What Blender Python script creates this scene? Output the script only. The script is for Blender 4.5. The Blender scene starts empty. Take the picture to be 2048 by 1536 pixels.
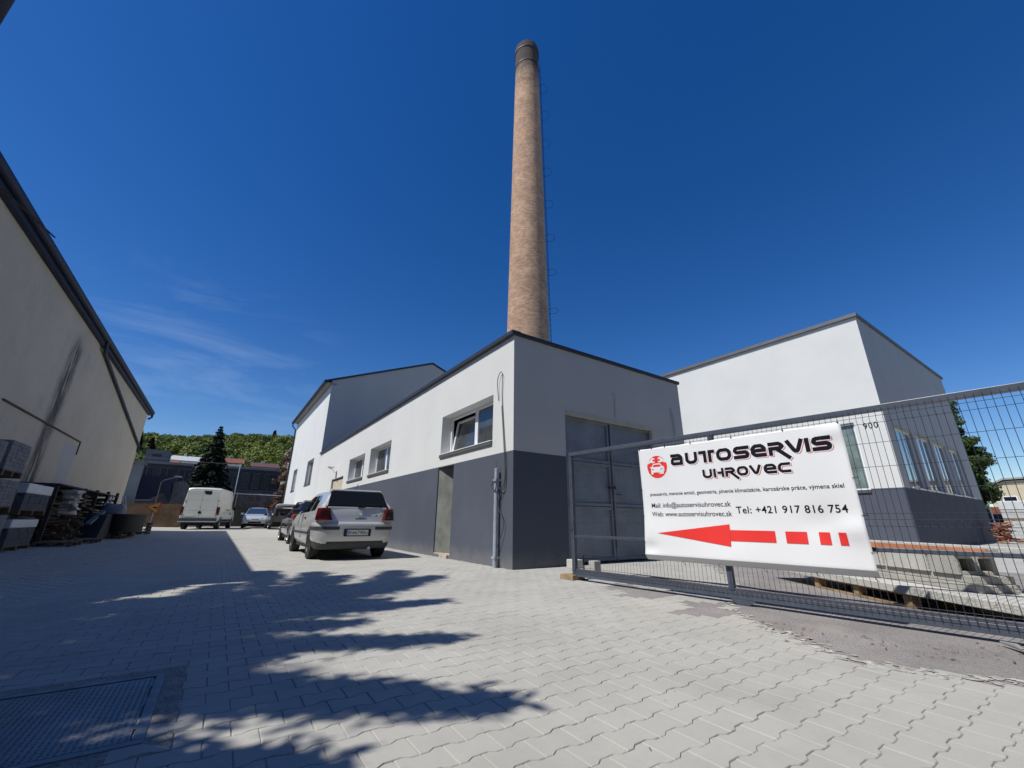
import bpy, math, random
import numpy as np
from mathutils import Vector, Matrix
random.seed(7); rng = np.random.default_rng(7)
R = math.radians
S = bpy.context.scene
COL = S.collection

# ------------------------------------------------------------ camera
cam_d = bpy.data.cameras.new('camera'); cam = bpy.data.objects.new('camera', cam_d); COL.objects.link(cam)
S.camera = cam
P, RO, AZ = R(18.551), R(0.533), R(34.244)
F = Vector((0, math.cos(P), math.sin(P))); R0 = Vector((1, 0, 0)); U0 = R0.cross(F)
Rv = R0*math.cos(RO) + U0*math.sin(RO); Uv = -R0*math.sin(RO) + U0*math.cos(RO)
zr = Matrix.Rotation(-AZ, 3, 'Z')
Rv, Uv, F = zr @ Rv, zr @ Uv, zr @ F
M = Matrix((Rv, Uv, -F)).transposed().to_4x4(); M.translation = Vector((0, 0, 0.87))
cam.matrix_world = M
cam_d.sensor_width = 36; cam_d.lens = 36*816.75/2048; cam_d.clip_end = 3000; cam_d.clip_start = 0.05

# ------------------------------------------------------------ light
SUN = Vector((-1.0, 0.04, 1.38)).normalized()          # towards the sun
el = math.asin(SUN.z); az = math.atan2(SUN.x, SUN.y)
W = bpy.data.worlds.new('World'); S.world = W; W.use_nodes = True
nt = W.node_tree; nt.nodes.clear()
def N(nt, t, **k):
    n = nt.nodes.new(t)
    for a, b in k.items(): setattr(n, a, b)
    return n
sky = N(nt, 'ShaderNodeTexSky', sky_type='NISHITA'); sky.sun_disc = False
sky.sun_elevation = el; sky.sun_rotation = az; sky.altitude = 300
sky.air_density = 1.0; sky.dust_density = 0.15; sky.ozone_density = 3.0
bg = N(nt, 'ShaderNodeBackground'); bg.inputs['Strength'].default_value = 0.110
out = N(nt, 'ShaderNodeOutputWorld')
# thin cirrus low over the left of the yard
tc = N(nt, 'ShaderNodeTexCoord'); mp = N(nt, 'ShaderNodeMapping'); mp.inputs['Rotation'].default_value = (0.3, 0.25, 0.9)
mp.inputs['Scale'].default_value = (2.2, 9.0, 14.0)
nz = N(nt, 'ShaderNodeTexNoise'); nz.inputs['Scale'].default_value = 1.0; nz.inputs['Detail'].default_value = 7; nz.inputs['Roughness'].default_value = .62; nz.inputs['Distortion'].default_value = .6
rp = N(nt, 'ShaderNodeValToRGB'); rp.color_ramp.elements[0].position = .46; rp.color_ramp.elements[1].position = .85
dt = N(nt, 'ShaderNodeVectorMath', operation='DOT_PRODUCT'); dt.inputs[1].default_value = Vector((-0.07, 0.94, 0.21)).normalized()
mr = N(nt, 'ShaderNodeMapRange'); mr.inputs['From Min'].default_value = .955; mr.inputs['From Max'].default_value = .997; mr.inputs['To Max'].default_value = .17
mu = N(nt, 'ShaderNodeMath', operation='MULTIPLY'); mx = N(nt, 'ShaderNodeMixRGB'); mx.inputs[2].default_value = (8.5, 9.5, 11, 1)
hs = N(nt, 'ShaderNodeHueSaturation'); hs.inputs['Saturation'].default_value = 1.36; hs.inputs['Hue'].default_value = .512
L = nt.links.new
L(tc.outputs['Generated'], mp.inputs[0]); L(mp.outputs[0], nz.inputs[0]); L(nz.outputs['Fac'], rp.inputs[0])
L(tc.outputs['Generated'], dt.inputs[0]); L(dt.outputs['Value'], mr.inputs[0]); L(rp.outputs[0], mu.inputs[0]); L(mr.outputs[0], mu.inputs[1])
L(sky.outputs[0], hs.inputs['Color']); L(hs.outputs[0], mx.inputs[1]); L(mu.outputs[0], mx.inputs[0]); L(mx.outputs[0], bg.inputs[0]); L(bg.outputs[0], out.inputs[0])
sl = bpy.data.lights.new('sun', 'SUN'); sl.energy = 5.0; sl.angle = R(.55); sl.color = (1, .965, .9)
so = bpy.data.objects.new('sun', sl); COL.objects.link(so); so.rotation_euler = SUN.to_track_quat('Z', 'Y').to_euler()
S.view_settings.view_transform = 'Standard'; S.view_settings.look = 'None'; S.view_settings.exposure = 0.0; S.view_settings.gamma = 1

# ------------------------------------------------------------ materials
MATS = {}
def mat(name, col, rough=.8, metal=0, var=.12, vs=3.0, bump=0, bs=40, spec=.5, detail=5, col2=None, coat=0):
    if name in MATS: return MATS[name]
    m = bpy.data.materials.new(name); MATS[name] = m; m.use_nodes = True
    t = m.node_tree; b = t.nodes['Principled BSDF']
    b.inputs['Roughness'].default_value = rough; b.inputs['Metallic'].default_value = metal
    b.inputs['Specular IOR Level'].default_value = spec; b.inputs['Coat Weight'].default_value = coat
    c = (*col, 1)
    tc = N(t, 'ShaderNodeTexCoord')
    if var or col2:
        n = N(t, 'ShaderNodeTexNoise'); n.inputs['Scale'].default_value = vs; n.inputs['Detail'].default_value = detail; n.inputs['Roughness'].default_value = .6
        x = N(t, 'ShaderNodeMixRGB')
        if col2: x.inputs[1].default_value = c; x.inputs[2].default_value = (*col2, 1)
        else:
            x.inputs[1].default_value = (*[v*(1-var) for v in col], 1); x.inputs[2].default_value = (*[min(1, v*(1+var)) for v in col], 1)
        r = N(t, 'ShaderNodeValToRGB'); r.color_ramp.elements[0].position = .32; r.color_ramp.elements[1].position = .68
        t.links.new(tc.outputs['Object'], n.inputs[0]); t.links.new(n.outputs['Fac'], r.inputs[0]); t.links.new(r.outputs[0], x.inputs[0]); t.links.new(x.outputs[0], b.inputs['Base Color'])
    else: b.inputs['Base Color'].default_value = c
    if bump:
        n2 = N(t, 'ShaderNodeTexNoise'); n2.inputs['Scale'].default_value = bs; n2.inputs['Detail'].default_value = 4
        bp = N(t, 'ShaderNodeBump'); bp.inputs['Strength'].default_value = bump; bp.inputs['Distance'].default_value = .02
        t.links.new(tc.outputs['Object'], n2.inputs[0]); t.links.new(n2.outputs['Fac'], bp.inputs['Height']); t.links.new(bp.outputs[0], b.inputs['Normal'])
    return m
def basein(m):      # the socket that feeds base colour, the shader node and the tree
    t = m.node_tree; b = t.nodes['Principled BSDF']; return t, b, (b.inputs['Base Color'].links[0].from_socket if b.inputs['Base Color'].links else None)
def rgbmix(t, fac, a, b, blend='MIX'):
    x = N(t, 'ShaderNodeMixRGB', blend_type=blend)
    for s, v in ((0, fac), (1, a), (2, b)):
        if isinstance(v, (int, float)): x.inputs[s].default_value = v
        elif isinstance(v, tuple): x.inputs[s].default_value = (*v, 1)
        else: t.links.new(v, x.inputs[s])
    return x.outputs[0]
def mth(t, op, a, b=0, c=None):
    x = N(t, 'ShaderNodeMath', operation=op)
    for i, v in enumerate((a, b) if c is None else (a, b, c)):
        if isinstance(v, (int, float)): x.inputs[i].default_value = v
        else: t.links.new(v, x.inputs[i])
    return x.outputs[0]
def smooth(t, v, a, b, lo=0., hi=1.):
    x = N(t, 'ShaderNodeMapRange', interpolation_type='SMOOTHSTEP'); t.links.new(v, x.inputs[0])
    x.inputs[1].default_value = a; x.inputs[2].default_value = b; x.inputs[3].default_value = lo; x.inputs[4].default_value = hi
    return x.outputs[0]
def noise(t, vec, sc, det=5, rough=.6, sx=None):
    n = N(t, 'ShaderNodeTexNoise'); n.inputs['Scale'].default_value = sc; n.inputs['Detail'].default_value = det; n.inputs['Roughness'].default_value = rough
    if sx:
        mp = N(t, 'ShaderNodeMapping'); mp.inputs['Scale'].default_value = sx; t.links.new(vec, mp.inputs[0]); vec = mp.outputs[0]
    t.links.new(vec, n.inputs[0]); return n.outputs['Fac']
def coords(t):
    tc = N(t, 'ShaderNodeTexCoord'); s = N(t, 'ShaderNodeSeparateXYZ'); t.links.new(tc.outputs['Object'], s.inputs[0])
    return tc.outputs['Object'], s.outputs[0], s.outputs[1], s.outputs[2]

WHITE = mat('white_render', (.63, .635, .615), .9, var=.03, vs=.6, bump=.35, bs=160)
DARKR = mat('anthracite_render', (.068, .080, .108), .85, var=.06, vs=.8, bump=.35, bs=160)
GABLE_SHADE = mat('gable_white_shade', (.50, .485, .45), .85, var=.04, vs=.5, bump=.35, bs=160)  # white render toned down, the gable's shade is in the colour
WHITE_SHADE = mat('white_render_shade', (.46, .465, .45), .85, var=.05, vs=.5, bump=.35, bs=160)  # same white render, with the shade of the fronts mixed into its colour
FLASH = mat('dark_flashing', (.030, .034, .042), .5, var=.1, spec=.5)
FRAMEW = mat('white_plastic', (.78, .79, .8), .35, var=.03)
GLASS = mat('window_glass', (.05, .055, .06), .04, var=.4, vs=1.2, spec=.9)
SILL_SHADE = mat('grey_sill_and_shade', (.085, .085, .08), .6)
GATEM = mat('gate_paint', (.06, .075, .105), .38, var=.15, vs=9, spec=.6)
WIREM = mat('wire_paint', (.03, .036, .045), .4, var=.1)
CONC = mat('concrete', (.38, .37, .34), .95, var=.14, vs=4, bump=.5, bs=60)
PALEC = mat('pale_concrete', (.50, .49, .45), .95, var=.10, vs=5, bump=.5, bs=70)
WOOD = mat('raw_wood', (.30, .21, .12), .85, var=.35, vs=6, bump=.4, bs=30)
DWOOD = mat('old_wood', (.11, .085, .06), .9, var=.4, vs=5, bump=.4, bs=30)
STEELG = mat('galvanised', (.38, .43, .50), .4, metal=.3, var=.15, vs=10)
BLACKP = mat('black_plastic', (.012, .012, .014), .6, var=.3, vs=5, spec=.2)
RUBBER = mat('rubber', (.018, .018, .02), .85, var=.3, vs=10, bump=.3)
TAILR = mat('tail_lamp', (.085, .004, .004), .15, var=.2, vs=8, coat=.5)
CABLE = mat('cable', (.06, .06, .065), .6, var=0)
RED = mat('banner_red', (.72, .03, .025), .5, var=.04)
INK = mat('banner_ink', (.010, .009, .016), .8, var=0, spec=.12)
VINYL = mat('banner_vinyl', (.72, .73, .745), .42, var=.015, vs=2, spec=.4)
REDL = mat('banner_shadow_red', (.55, .09, .08), .5, var=0)

# ------------------------------------------------------------ mesh helpers
class MB:
    def __init__(s): s.v = []; s.f = []; s.m = []
    def face(s, pts, mi=0):
        n = len(s.v); s.v += [tuple(p) for p in pts]; s.f.append(tuple(range(n, n+len(pts)))); s.m.append(mi); return s
    def box(s, x0, x1, y0, y1, z0, z1, mi=0, T=None):
        n = len(s.v)
        p = [(x, y, z) for z in (z0, z1) for x, y in ((x0, y0), (x1, y0), (x1, y1), (x0, y1))]
        if T: p = [tuple(T(Vector(q))) for q in p]
        s.v += p
        for f in ((0, 3, 2, 1), (4, 5, 6, 7), (0, 1, 5, 4), (1, 2, 6, 5), (2, 3, 7, 6), (3, 0, 4, 7)): s.f.append(tuple(n+i for i in f)); s.m.append(mi)
        return s
    def prism(s, pts, ext, mi=0, T=None):            # closed polygon of 3D points pushed along ext
        a = [Vector(p) for p in pts]; b = [p+Vector(ext) for p in a]
        if T: a = [T(p) for p in a]; b = [T(p) for p in b]
        n = len(s.v); k = len(a); s.v += [tuple(p) for p in a+b]
        s.f.append(tuple(range(n+k-1, n-1, -1))); s.f.append(tuple(range(n+k, n+2*k))); s.m += [mi, mi]
        for i in range(k): j = (i+1) % k; s.f.append((n+i, n+j, n+k+j, n+k+i)); s.m.append(mi)
        return s
    def tube(s, path, r, k=8, mi=0, cap=True):
        path = [Vector(p) for p in path]; rs = r if isinstance(r, (list, tuple)) else [r]*len(path)
        rings = []; up0 = None
        for i, p in enumerate(path):
            d = (path[min(i+1, len(path)-1)] - path[max(i-1, 0)]).normalized()
            if up0 is None: up0 = Vector((0, 0, 1)) if abs(d.z) < .9 else Vector((1, 0, 0))
            a = d.cross(up0)
            if a.length < 1e-4: a = d.orthogonal()
            a.normalize(); b = a.cross(d).normalized(); up0 = b
            n = len(s.v); s.v += [tuple(p + (a*math.cos(q)+b*math.sin(q))*rs[i]) for q in [2*math.pi*j/k for j in range(k)]]; rings.append(n)
        for n, o in zip(rings, rings[1:]):
            for j in range(k): s.f.append((n+j, n+(j+1) % k, o+(j+1) % k, o+j)); s.m.append(mi)
        if cap: s.f.append(tuple(rings[0]+j for j in range(k))[::-1]); s.f.append(tuple(rings[-1]+j for j in range(k))); s.m += [mi, mi]
        return s
    def lathe(s, prof, c=(0, 0, 0), axis='z', k=24, mi=0, cap=True):
        n0 = len(s.v)
        for r, h in prof:
            for j in range(k):
                q = 2*math.pi*j/k; a, b = r*math.cos(q), r*math.sin(q)
                p = {'z': (a, b, h), 'x': (h, a, b), 'y': (a, h, b)}[axis]; s.v.append((p[0]+c[0], p[1]+c[1], p[2]+c[2]))
        for i in range(len(prof)-1):
            for j in range(k): s.f.append((n0+i*k+j, n0+i*k+(j+1) % k, n0+(i+1)*k+(j+1) % k, n0+(i+1)*k+j)); s.m.append(mi)
        if cap: s.f.append(tuple(n0+j for j in range(k))[::-1]); s.f.append(tuple(n0+(len(prof)-1)*k+j for j in range(k))); s.m += [mi, mi]
        return s
    def build(s, name, mats, parent=None, off=(0, 0, 0), smooth=None, bevel=0, loc=None):
        off = Vector(off); me = bpy.data.meshes.new(name)
        me.from_pydata([(a-off.x, b-off.y, c-off.z) for a, b, c in s.v], [], s.f)
        if not isinstance(mats, (list, tuple)): mats = [mats]
        for m in mats: me.materials.append(m)
        if len(mats) > 1: me.polygons.foreach_set('material_index', s.m)
        if smooth is not None:
            me.polygons.foreach_set('use_smooth', [True]*len(me.polygons)); me.set_sharp_from_angle(angle=R(smooth))
        o = bpy.data.objects.new(name, me); COL.objects.link(o)
        if parent: o.parent = parent
        else: o.location = off if loc is None else loc
        if bevel:
            b = o.modifiers.new('bevel', 'BEVEL'); b.width = bevel; b.segments = 2; b.limit_method = 'ANGLE'
        return o
def tag(o, label=None, cat=None, group=None, kind=None):
    for k, v in (('label', label), ('category', cat), ('group', group), ('kind', kind)):
        if v: o[k] = v
    return o
def empty(name, loc, label, cat, group=None, rz=0):
    o = bpy.data.objects.new(name, None); COL.objects.link(o); o.location = loc; o.rotation_euler = (0, 0, rz); o.empty_display_size = .2
    return tag(o, label, cat, group)
def copy_tree(o, parent=None):
    c = o.copy(); COL.objects.link(c)
    if parent: c.parent = parent
    for ch in list(o.children): copy_tree(ch, c)
    return c
def zg(x, y): return .0045*max(0, y-12) + .02*max(0, min(4, -x-1.5))
def text2d(body, w=None, h=None, track=1.0, fat=.0):         # outline text as flat faces, fitted to width w and cap height h
    cu = bpy.data.curves.new('t', 'FONT'); cu.body = body; cu.resolution_u = 3; cu.space_character = track; cu.offset = fat
    ob = bpy.data.objects.new('t', cu); COL.objects.link(ob)
    me = bpy.data.meshes.new_from_object(ob.evaluated_get(bpy.context.evaluated_depsgraph_get()))
    v = np.array([p.co[:2] for p in me.vertices]); f = [tuple(p.vertices) for p in me.polygons]
    bpy.data.objects.remove(ob); bpy.data.curves.remove(cu); bpy.data.meshes.remove(me)
    x0, x1 = v[:, 0].min(), v[:, 0].max(); v[:, 0] -= x0
    sc = (h/.70) if h else 1
    v[:, 1] *= sc; v[:, 0] *= (w/(x1-x0)) if w else sc
    return v, f
def wallface(mb, O, u, u0, u1, z0, z1, holes, inn, band=None, mi=(0, 1), zfun=None):
    # vertical wall sheet with openings; holes = (ua,ub,za,zb,depth); inn = inward unit vector; zfun = optional top line
    O, u, inn = Vector(O), Vector(u), Vector(inn)
    us = sorted({u0, u1, *[h[0] for h in holes], *[h[1] for h in holes]}); zs = sorted({z0, z1, *[h[2] for h in holes], *[h[3] for h in holes]} | ({band} if band else set()))
    pt = lambda a, z, d=0: O + u*a + inn*d + Vector((0, 0, z))
    for a, b in zip(us, us[1:]):
        for c, d in zip(zs, zs[1:]):
            ca, cz = (a+b)/2, (c+d)/2
            if any(h[0] < ca < h[1] and h[2] < cz < h[3] for h in holes): continue
            m = mi[1] if band and cz < band else mi[0]
            if zfun and d == z1: mb.face([pt(a, c), pt(b, c), pt(b, zfun(b)), pt(a, zfun(a))], m)
            else: mb.face([pt(a, c), pt(b, c), pt(b, d), pt(a, d)], m)
    for (a, b, c, d, dep) in holes:
        m = mi[1] if band and (c+d)/2 < band else mi[0]
        mb.face([pt(a, c), pt(a, d), pt(a, d, dep), pt(a, c, dep)], m); mb.face([pt(b, c), pt(b, d), pt(b, d, dep), pt(b, c, dep)], m)
        mb.face([pt(a, d), pt(b, d), pt(b, d, dep), pt(a, d, dep)], m); mb.face([pt(a, c), pt(b, c), pt(b, c, dep), pt(a, c, dep)], m)

# ------------------------------------------------------------ ground
def gridsheet(name, xs, ys, dz, m, label=None):
    mb = MB(); n = len(ys)
    mb.v = [(x, y, zg(x, y)+dz) for x in xs for y in ys]
    for i in range(len(xs)-1):
        for j in range(n-1): mb.f.append((i*n+j, (i+1)*n+j, (i+1)*n+j+1, i*n+j+1)); mb.m.append(0)
    return tag(mb.build(name, m), kind='structure')
SAND = mat('joint_sand', (.40, .385, .345), .98, var=.35, vs=14, bump=.6, bs=120)
gm = mat('yard_dirt', (.36, .35, .32), .95, var=.12, vs=1.2, bump=.4, bs=20)
gridsheet('ground', [-900, -200, -60, -30, -12, -5.5, -5, -4, -3, -1.5, 0, 3, 6, 20, 60, 200, 900], [-400, -60, -10, 0, 6, 12, 16, 20, 30, 45, 60, 120, 260, 900], -.03, gm)
gridsheet('joint_bed', [-5.5, -4.5, -3.5, -2.5, -1.5, 0, 2, 4, 6, 9, 12], [-1.5, 3, 6, 9, 12, 14, 16, 18, 20, 22], -.0065, SAND)
# interlocking concrete pavers, one closed block each
PX, QY, LJ, WA = .202, .143, .162, .1225
out12 = np.array([(-PX/2, -LJ/2), (-.066, -LJ/2), (-.035, -WA/2), (.035, -WA/2), (.066, -LJ/2), (PX/2, -LJ/2), (PX/2, LJ/2), (.066, LJ/2), (.035, WA/2), (-.035, WA/2), (-.066, LJ/2), (-PX/2, LJ/2)])
def asph_edge(y):        # where paving gives way to old asphalt, x as a function of y
    pts = [(-3, 4.3), (.3, 4.25), (.63, 4.04), (1.0, 3.81), (1.35, 3.72), (1.96, 4.1), (2.3, 4.3), (2.55, 4.55), (2.8, 4.85), (3.2, 5.6), (3.7, 6.6), (4.4, 7.6), (5.2, 8.6), (5.8, 9.2), (6.4, 13)]
    return float(np.interp(y, [p[0] for p in pts], [p[1] for p in pts]))
patches = [(4.75, 3.85, .42, .30), (4.95, 4.35, .28, .35), (4.35, 2.75, .35, .22), (4.65, 3.05, .3, .2)]
def paved(x, y):
    if x > asph_edge(y): return False
    if x > 4.70 and y > 6.86: return False
    if -1.60 < x < -.10 and 2.46 < y < 3.54: return False
    for a, b, c, d in patches:
        if ((x-a)/c)**2 + ((y-b)/d)**2 < 1 + .35*math.sin(9*x+5*y): return False
    return True
cx, cy = [], []
jr = 0; y = -1.0
y0 = 1.052 - QY*15
for r in range(0, 170):
    yy = y0 + r*QY
    if yy > 21.6: break
    xo = 2.14 - PX/2 + (PX/2 if r % 2 else 0)
    for c in range(-37, 48):
        xx = xo + c*PX
        if xx < -5.2 or xx > 11.8: continue
        if yy < .35 and xx < 1.0 and yy < .2: continue
        if xx > 4.7 and yy > 6.9: continue
        if paved(xx, yy): cx.append(xx); cy.append(yy)
cx = np.array(cx); cy = np.array(cy); n = len(cx)
def ring(g): return out12*np.array([1-2*g/PX, 1-2*g/LJ])
rings = [(ring(.0052), 0.0), (ring(.0035), -.0012), (ring(.0015), -.0042), (ring(.0012), -.012)]
tz = rng.normal(0, .0007, n); tx = rng.normal(0, .004, n); ty = rng.normal(0, .004, n)
jx = rng.normal(0, .0007, n); jy = rng.normal(0, .0007, n)
base = np.array([zg(a, b) for a, b in zip(cx, cy)])
V = np.zeros((n, 48, 3))
for k, (rg, dz) in enumerate(rings):
    V[:, k*12:(k+1)*12, 0] = cx[:, None]+rg[None, :, 0]+jx[:, None]; V[:, k*12:(k+1)*12, 1] = cy[:, None]+rg[None, :, 1]+jy[:, None]
    V[:, k*12:(k+1)*12, 2] = (base+tz)[:, None]+dz + tx[:, None]*rg[None, :, 0] + ty[:, None]*rg[None, :, 1]
fl = [tuple(range(12))]
for k in range(3):
    for i in range(12): j = (i+1) % 12; fl.append((k*12+j, k*12+i, (k+1)*12+i, (k+1)*12+j))
li = np.array([i for f in fl for i in f]); ls = np.array([len(f) for f in fl])
loops = (li[None, :] + (np.arange(n)*48)[:, None]).ravel()
tot = np.tile(ls, n); st = np.concatenate([[0], np.cumsum(tot)[:-1]])
me = bpy.data.meshes.new('block_paving'); me.vertices.add(n*48); me.vertices.foreach_set('co', V.ravel())
me.loops.add(len(loops)); me.loops.foreach_set('vertex_index', loops.astype(np.int32))
me.polygons.add(len(tot)); me.polygons.foreach_set('loop_start', st.astype(np.int32)); me.polygons.foreach_set('loop_total', tot.astype(np.int32))
me.update(calc_edges=True); me.shade_flat()
at = me.attributes.new('tone', 'FLOAT', 'POINT'); at.data.foreach_set('value', np.repeat(rng.normal(0, 1, n), 48))
pm = mat('paver_concrete', (.375, .37, .345), .93, var=.0001, vs=2)
t, b, src = basein(pm); vec, X, Y, Z = coords(t)
a = N(t, 'ShaderNodeAttribute', attribute_name='tone')
fac = mth(t, 'MULTIPLY_ADD', a.outputs['Fac'], .016, 1.0)
fine = smooth(t, noise(t, vec, 420, 2, .7), .3, .7, .90, 1.08); big = smooth(t, noise(t, vec, 1.1, 6, .7), .3, .7, .90, 1.07)
speck = smooth(t, noise(t, vec, 95, 2, .5), .70, .78, 1.0, .72)
mul = mth(t, 'MULTIPLY', mth(t, 'MULTIPLY', fac, fine), mth(t, 'MULTIPLY', big, speck))
dirt = mth(t, 'ADD', smooth(t, noise(t, vec, .55, 7, .72), .54, .74, 0, .34), mth(t, 'MULTIPLY', smooth(t, noise(t, vec, 1, 5, .7, (3.5, .5, 1)), .60, .74, 0, .20), 1.0))
cc = N(t, 'ShaderNodeCombineXYZ'); [t.links.new(mul, cc.inputs[i]) for i in range(3)]
t.links.new(rgbmix(t, dirt, rgbmix(t, 1., (.385, .375, .338), cc.outputs[0], 'MULTIPLY'), (.22, .205, .18)), b.inputs['Base Color'])
bp = N(t, 'ShaderNodeBump'); bp.inputs['Strength'].default_value = .35; bp.inputs['Distance'].default_value = .003; t.links.new(noise(t, vec, 300, 3), bp.inputs['Height']); t.links.new(bp.outputs[0], b.inputs['Normal'])
me.materials.append(pm)
o = bpy.data.objects.new('block_paving', me); COL.objects.link(o); tag(o, kind='structure')
# farther part of the same paved yard, joints too fine to see from here
fm = mat('far_paving', (.375, .365, .33), .93, var=.05, vs=1.1)
t, b, src = basein(fm); vec, X, Y, Z = coords(t)
br = N(t, 'ShaderNodeTexBrick'); br.inputs['Scale'].default_value = 1; br.inputs['Brick Width'].default_value = PX; br.inputs['Row Height'].default_value = QY; br.inputs['Mortar Size'].default_value = .006
br.inputs['Color1'].default_value = (1, 1, 1, 1); br.inputs['Color2'].default_value = (.9, .9, .9, 1); br.inputs['Mortar'].default_value = (.6, .6, .58, 1); t.links.new(vec, br.inputs[0])
t.links.new(rgbmix(t, 1., src, br.outputs[0], 'MULTIPLY'), b.inputs['Base Color'])
gridsheet('yard', [-30, -12, -5.5, -4.5, -3.5, -2.5, -1.5, 4.75], [21.65, 25, 30, 36, 45, 56], -.001, fm)
gridsheet('yard_strip', [9.2, 12, 20, 30, 60], [5.75, 6.93, 9, 30, 40], -.001, fm)
# old asphalt
am = mat('old_asphalt', (.275, .255, .24), .95, var=.16, vs=1.6, bump=.9, bs=90)
t, b, src = basein(am); vec, X, Y, Z = coords(t)
c1 = smooth(t, noise(t, vec, 140, 3, .8), .35, .65, .72, 1.25); c2 = smooth(t, noise(t, vec, .9, 6, .7), .52, .68, 0, .6)
cc = N(t, 'ShaderNodeCombineXYZ'); [t.links.new(c1, cc.inputs[i]) for i in range(3)]
t.links.new(rgbmix(t, c2, rgbmix(t, 1., src, cc.outputs[0], 'MULTIPLY'), (.36, .33, .28)), b.inputs['Base Color'])
mb = MB()
xs = np.arange(3.4, 13.01, .16); ysn = np.arange(-1.6, 6.5, .12)
idx = {}
for i, xx in enumerate(xs):
    for j, yy in enumerate(ysn):
        idx[i, j] = len(mb.v); mb.v.append((xx, yy, -.0032 + .0016*math.sin(xx*2.1+yy)*math.cos(yy*3.3)))
for i in range(len(xs)-1):
    for j in range(len(ysn)-1):
        if xs[i+1] > asph_edge(ysn[j])-.35 or any((xs[i]-a)**2+(ysn[j]-b_)**2 < .8 for a, b_, c, d in patches): mb.f.append((idx[i, j], idx[i+1, j], idx[i+1, j+1], idx[i, j+1])); mb.m.append(0)
tag(mb.build('asphalt', am, smooth=60), kind='structure')
mb = MB(); mb.face([(13, -8, -.004), (120, -8, -.004), (120, 5.7, -.004), (13, 5.7, -.004)]); mb.face([(-1, -8, -.02), (13, -8, -.02), (13, -1.62, -.02), (-1, -1.62, -.02)])
tag(mb.build('concrete_yard', mat('yard_concrete', (.37, .365, .34), .95, var=.12, vs=.7, bump=.3)), kind='structure')
# sand spilled along the edge of the paving
mb = MB()
for i in range(420):
    yy = random.uniform(.2, 5.6); xx = asph_edge(yy) + random.gauss(.0, .06); r = random.uniform(.006, .035)
    k = 7; c = [(xx+r*random.uniform(.5, 1.2)*math.cos(6.283*q/k), yy+r*1.2*random.uniform(.5, 1.2)*math.sin(6.283*q/k), random.uniform(.0008, .003)) for q in range(k)]
    for q in range(k): mb.face([(xx, yy, .006), c[q], c[(q+1) % k]])
tag(mb.build('spilled_sand', SAND), 'pale sand spilled along the ragged edge between paving and asphalt', 'sand', kind='stuff')
# litter
mb = MB()
for i in range(0, 520, 2):
    if i < 300: cc_ = random.choice(((4.4, 1.3), (4.2, 1.9), (4.9, .8), (4.6, .5), (5.3, 2.6))); xx, yy = cc_[0]+random.gauss(0, .16), cc_[1]+random.gauss(0, .16); c = 0
    else: xx, yy = random.uniform(.2, 4.6), random.uniform(.7, 8)
    if i > 420: xx, yy = random.gauss(4.55, .10), random.gauss(1.02, .08)
    a = random.uniform(0, 3.14); l = random.uniform(.006, .028) if i < 300 else random.uniform(.003, .010); w = l*random.uniform(.15, .5)
    p = [(xx+math.cos(a)*l*s-math.sin(a)*w*q, yy+math.sin(a)*l*s+math.cos(a)*w*q, .004+random.uniform(.0, .006)) for s, q in ((-1, 0), (0, -1), (1, 0), (0, 1))]
    mb.face(p, random.choice((0, 0, 1)) if i < 300 or i > 420 else 1)
tag(mb.build('leaf_litter', [mat('dead_leaf', (.20, .09, .04), .9), mat('dark_leaf', (.05, .04, .03), .9)]), 'small brown dry leaves and twigs scattered on paving and asphalt', 'leaves', kind='stuff')

# steel cover in the paving
root = empty('access_cover', (-.75, 3.0, 0), 'ribbed steel access cover in a cement surround set in the paving', 'manhole cover')
mb = MB(); mb.box(-1.66, .015, 3.482, 3.60, -.03, .0016); mb.box(-1.66, .015, 2.40, 2.518, -.03, .0016); mb.box(-.078, .015, 2.5181, 3.4819, -.03, .0016); mb.box(-1.66, -1.552, 2.5181, 3.4819, -.03, .0016); mb.box(-1.55, -.08, 2.52, 3.48, -.03, -.006)
mb.build('cement_surround', mat('rough_cement', (.27, .26, .23), .95, var=.3, vs=9, bump=1, bs=50), root, root.location)
mb = MB()
for x0, x1, y0, y1 in ((-1.55, -.08, 3.44, 3.48), (-1.55, -.08, 2.52, 2.56), (-.12, -.08, 2.561, 3.439), (-1.55, -1.51, 2.561, 3.439)): mb.box(x0, x1, y0, y1, -.003, .006)
mb.build('steel_frame', mat('worn_steel', (.17, .18, .2), .5, metal=.6, var=.3, vs=12), root, root.location, bevel=.002)
cm = mat('chequer_plate', (.17, .175, .185), .45, metal=.45, var=.25, vs=4)
mb = MB(); mb.box(-1.50, -.13, 2.57, 3.43, -.002, .003)
k = 0
for i in range(60):
    for j in range(38):
        px, py = -1.485+i*.0228, 2.58+j*.0228; s = 1 if (i+j) % 2 else -1
        d = Vector((1, s, 0)).normalized()*.011; w = Vector((-d.y, d.x, 0)).normalized()*.003
        c = Vector((px, py, .003)); mb.face([c-d, c+w+Vector((0, 0, .0014)), c+d, c-w+Vector((0, 0, .0014))])
mb.build('chequer_plate', cm, root, root.location)

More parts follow.
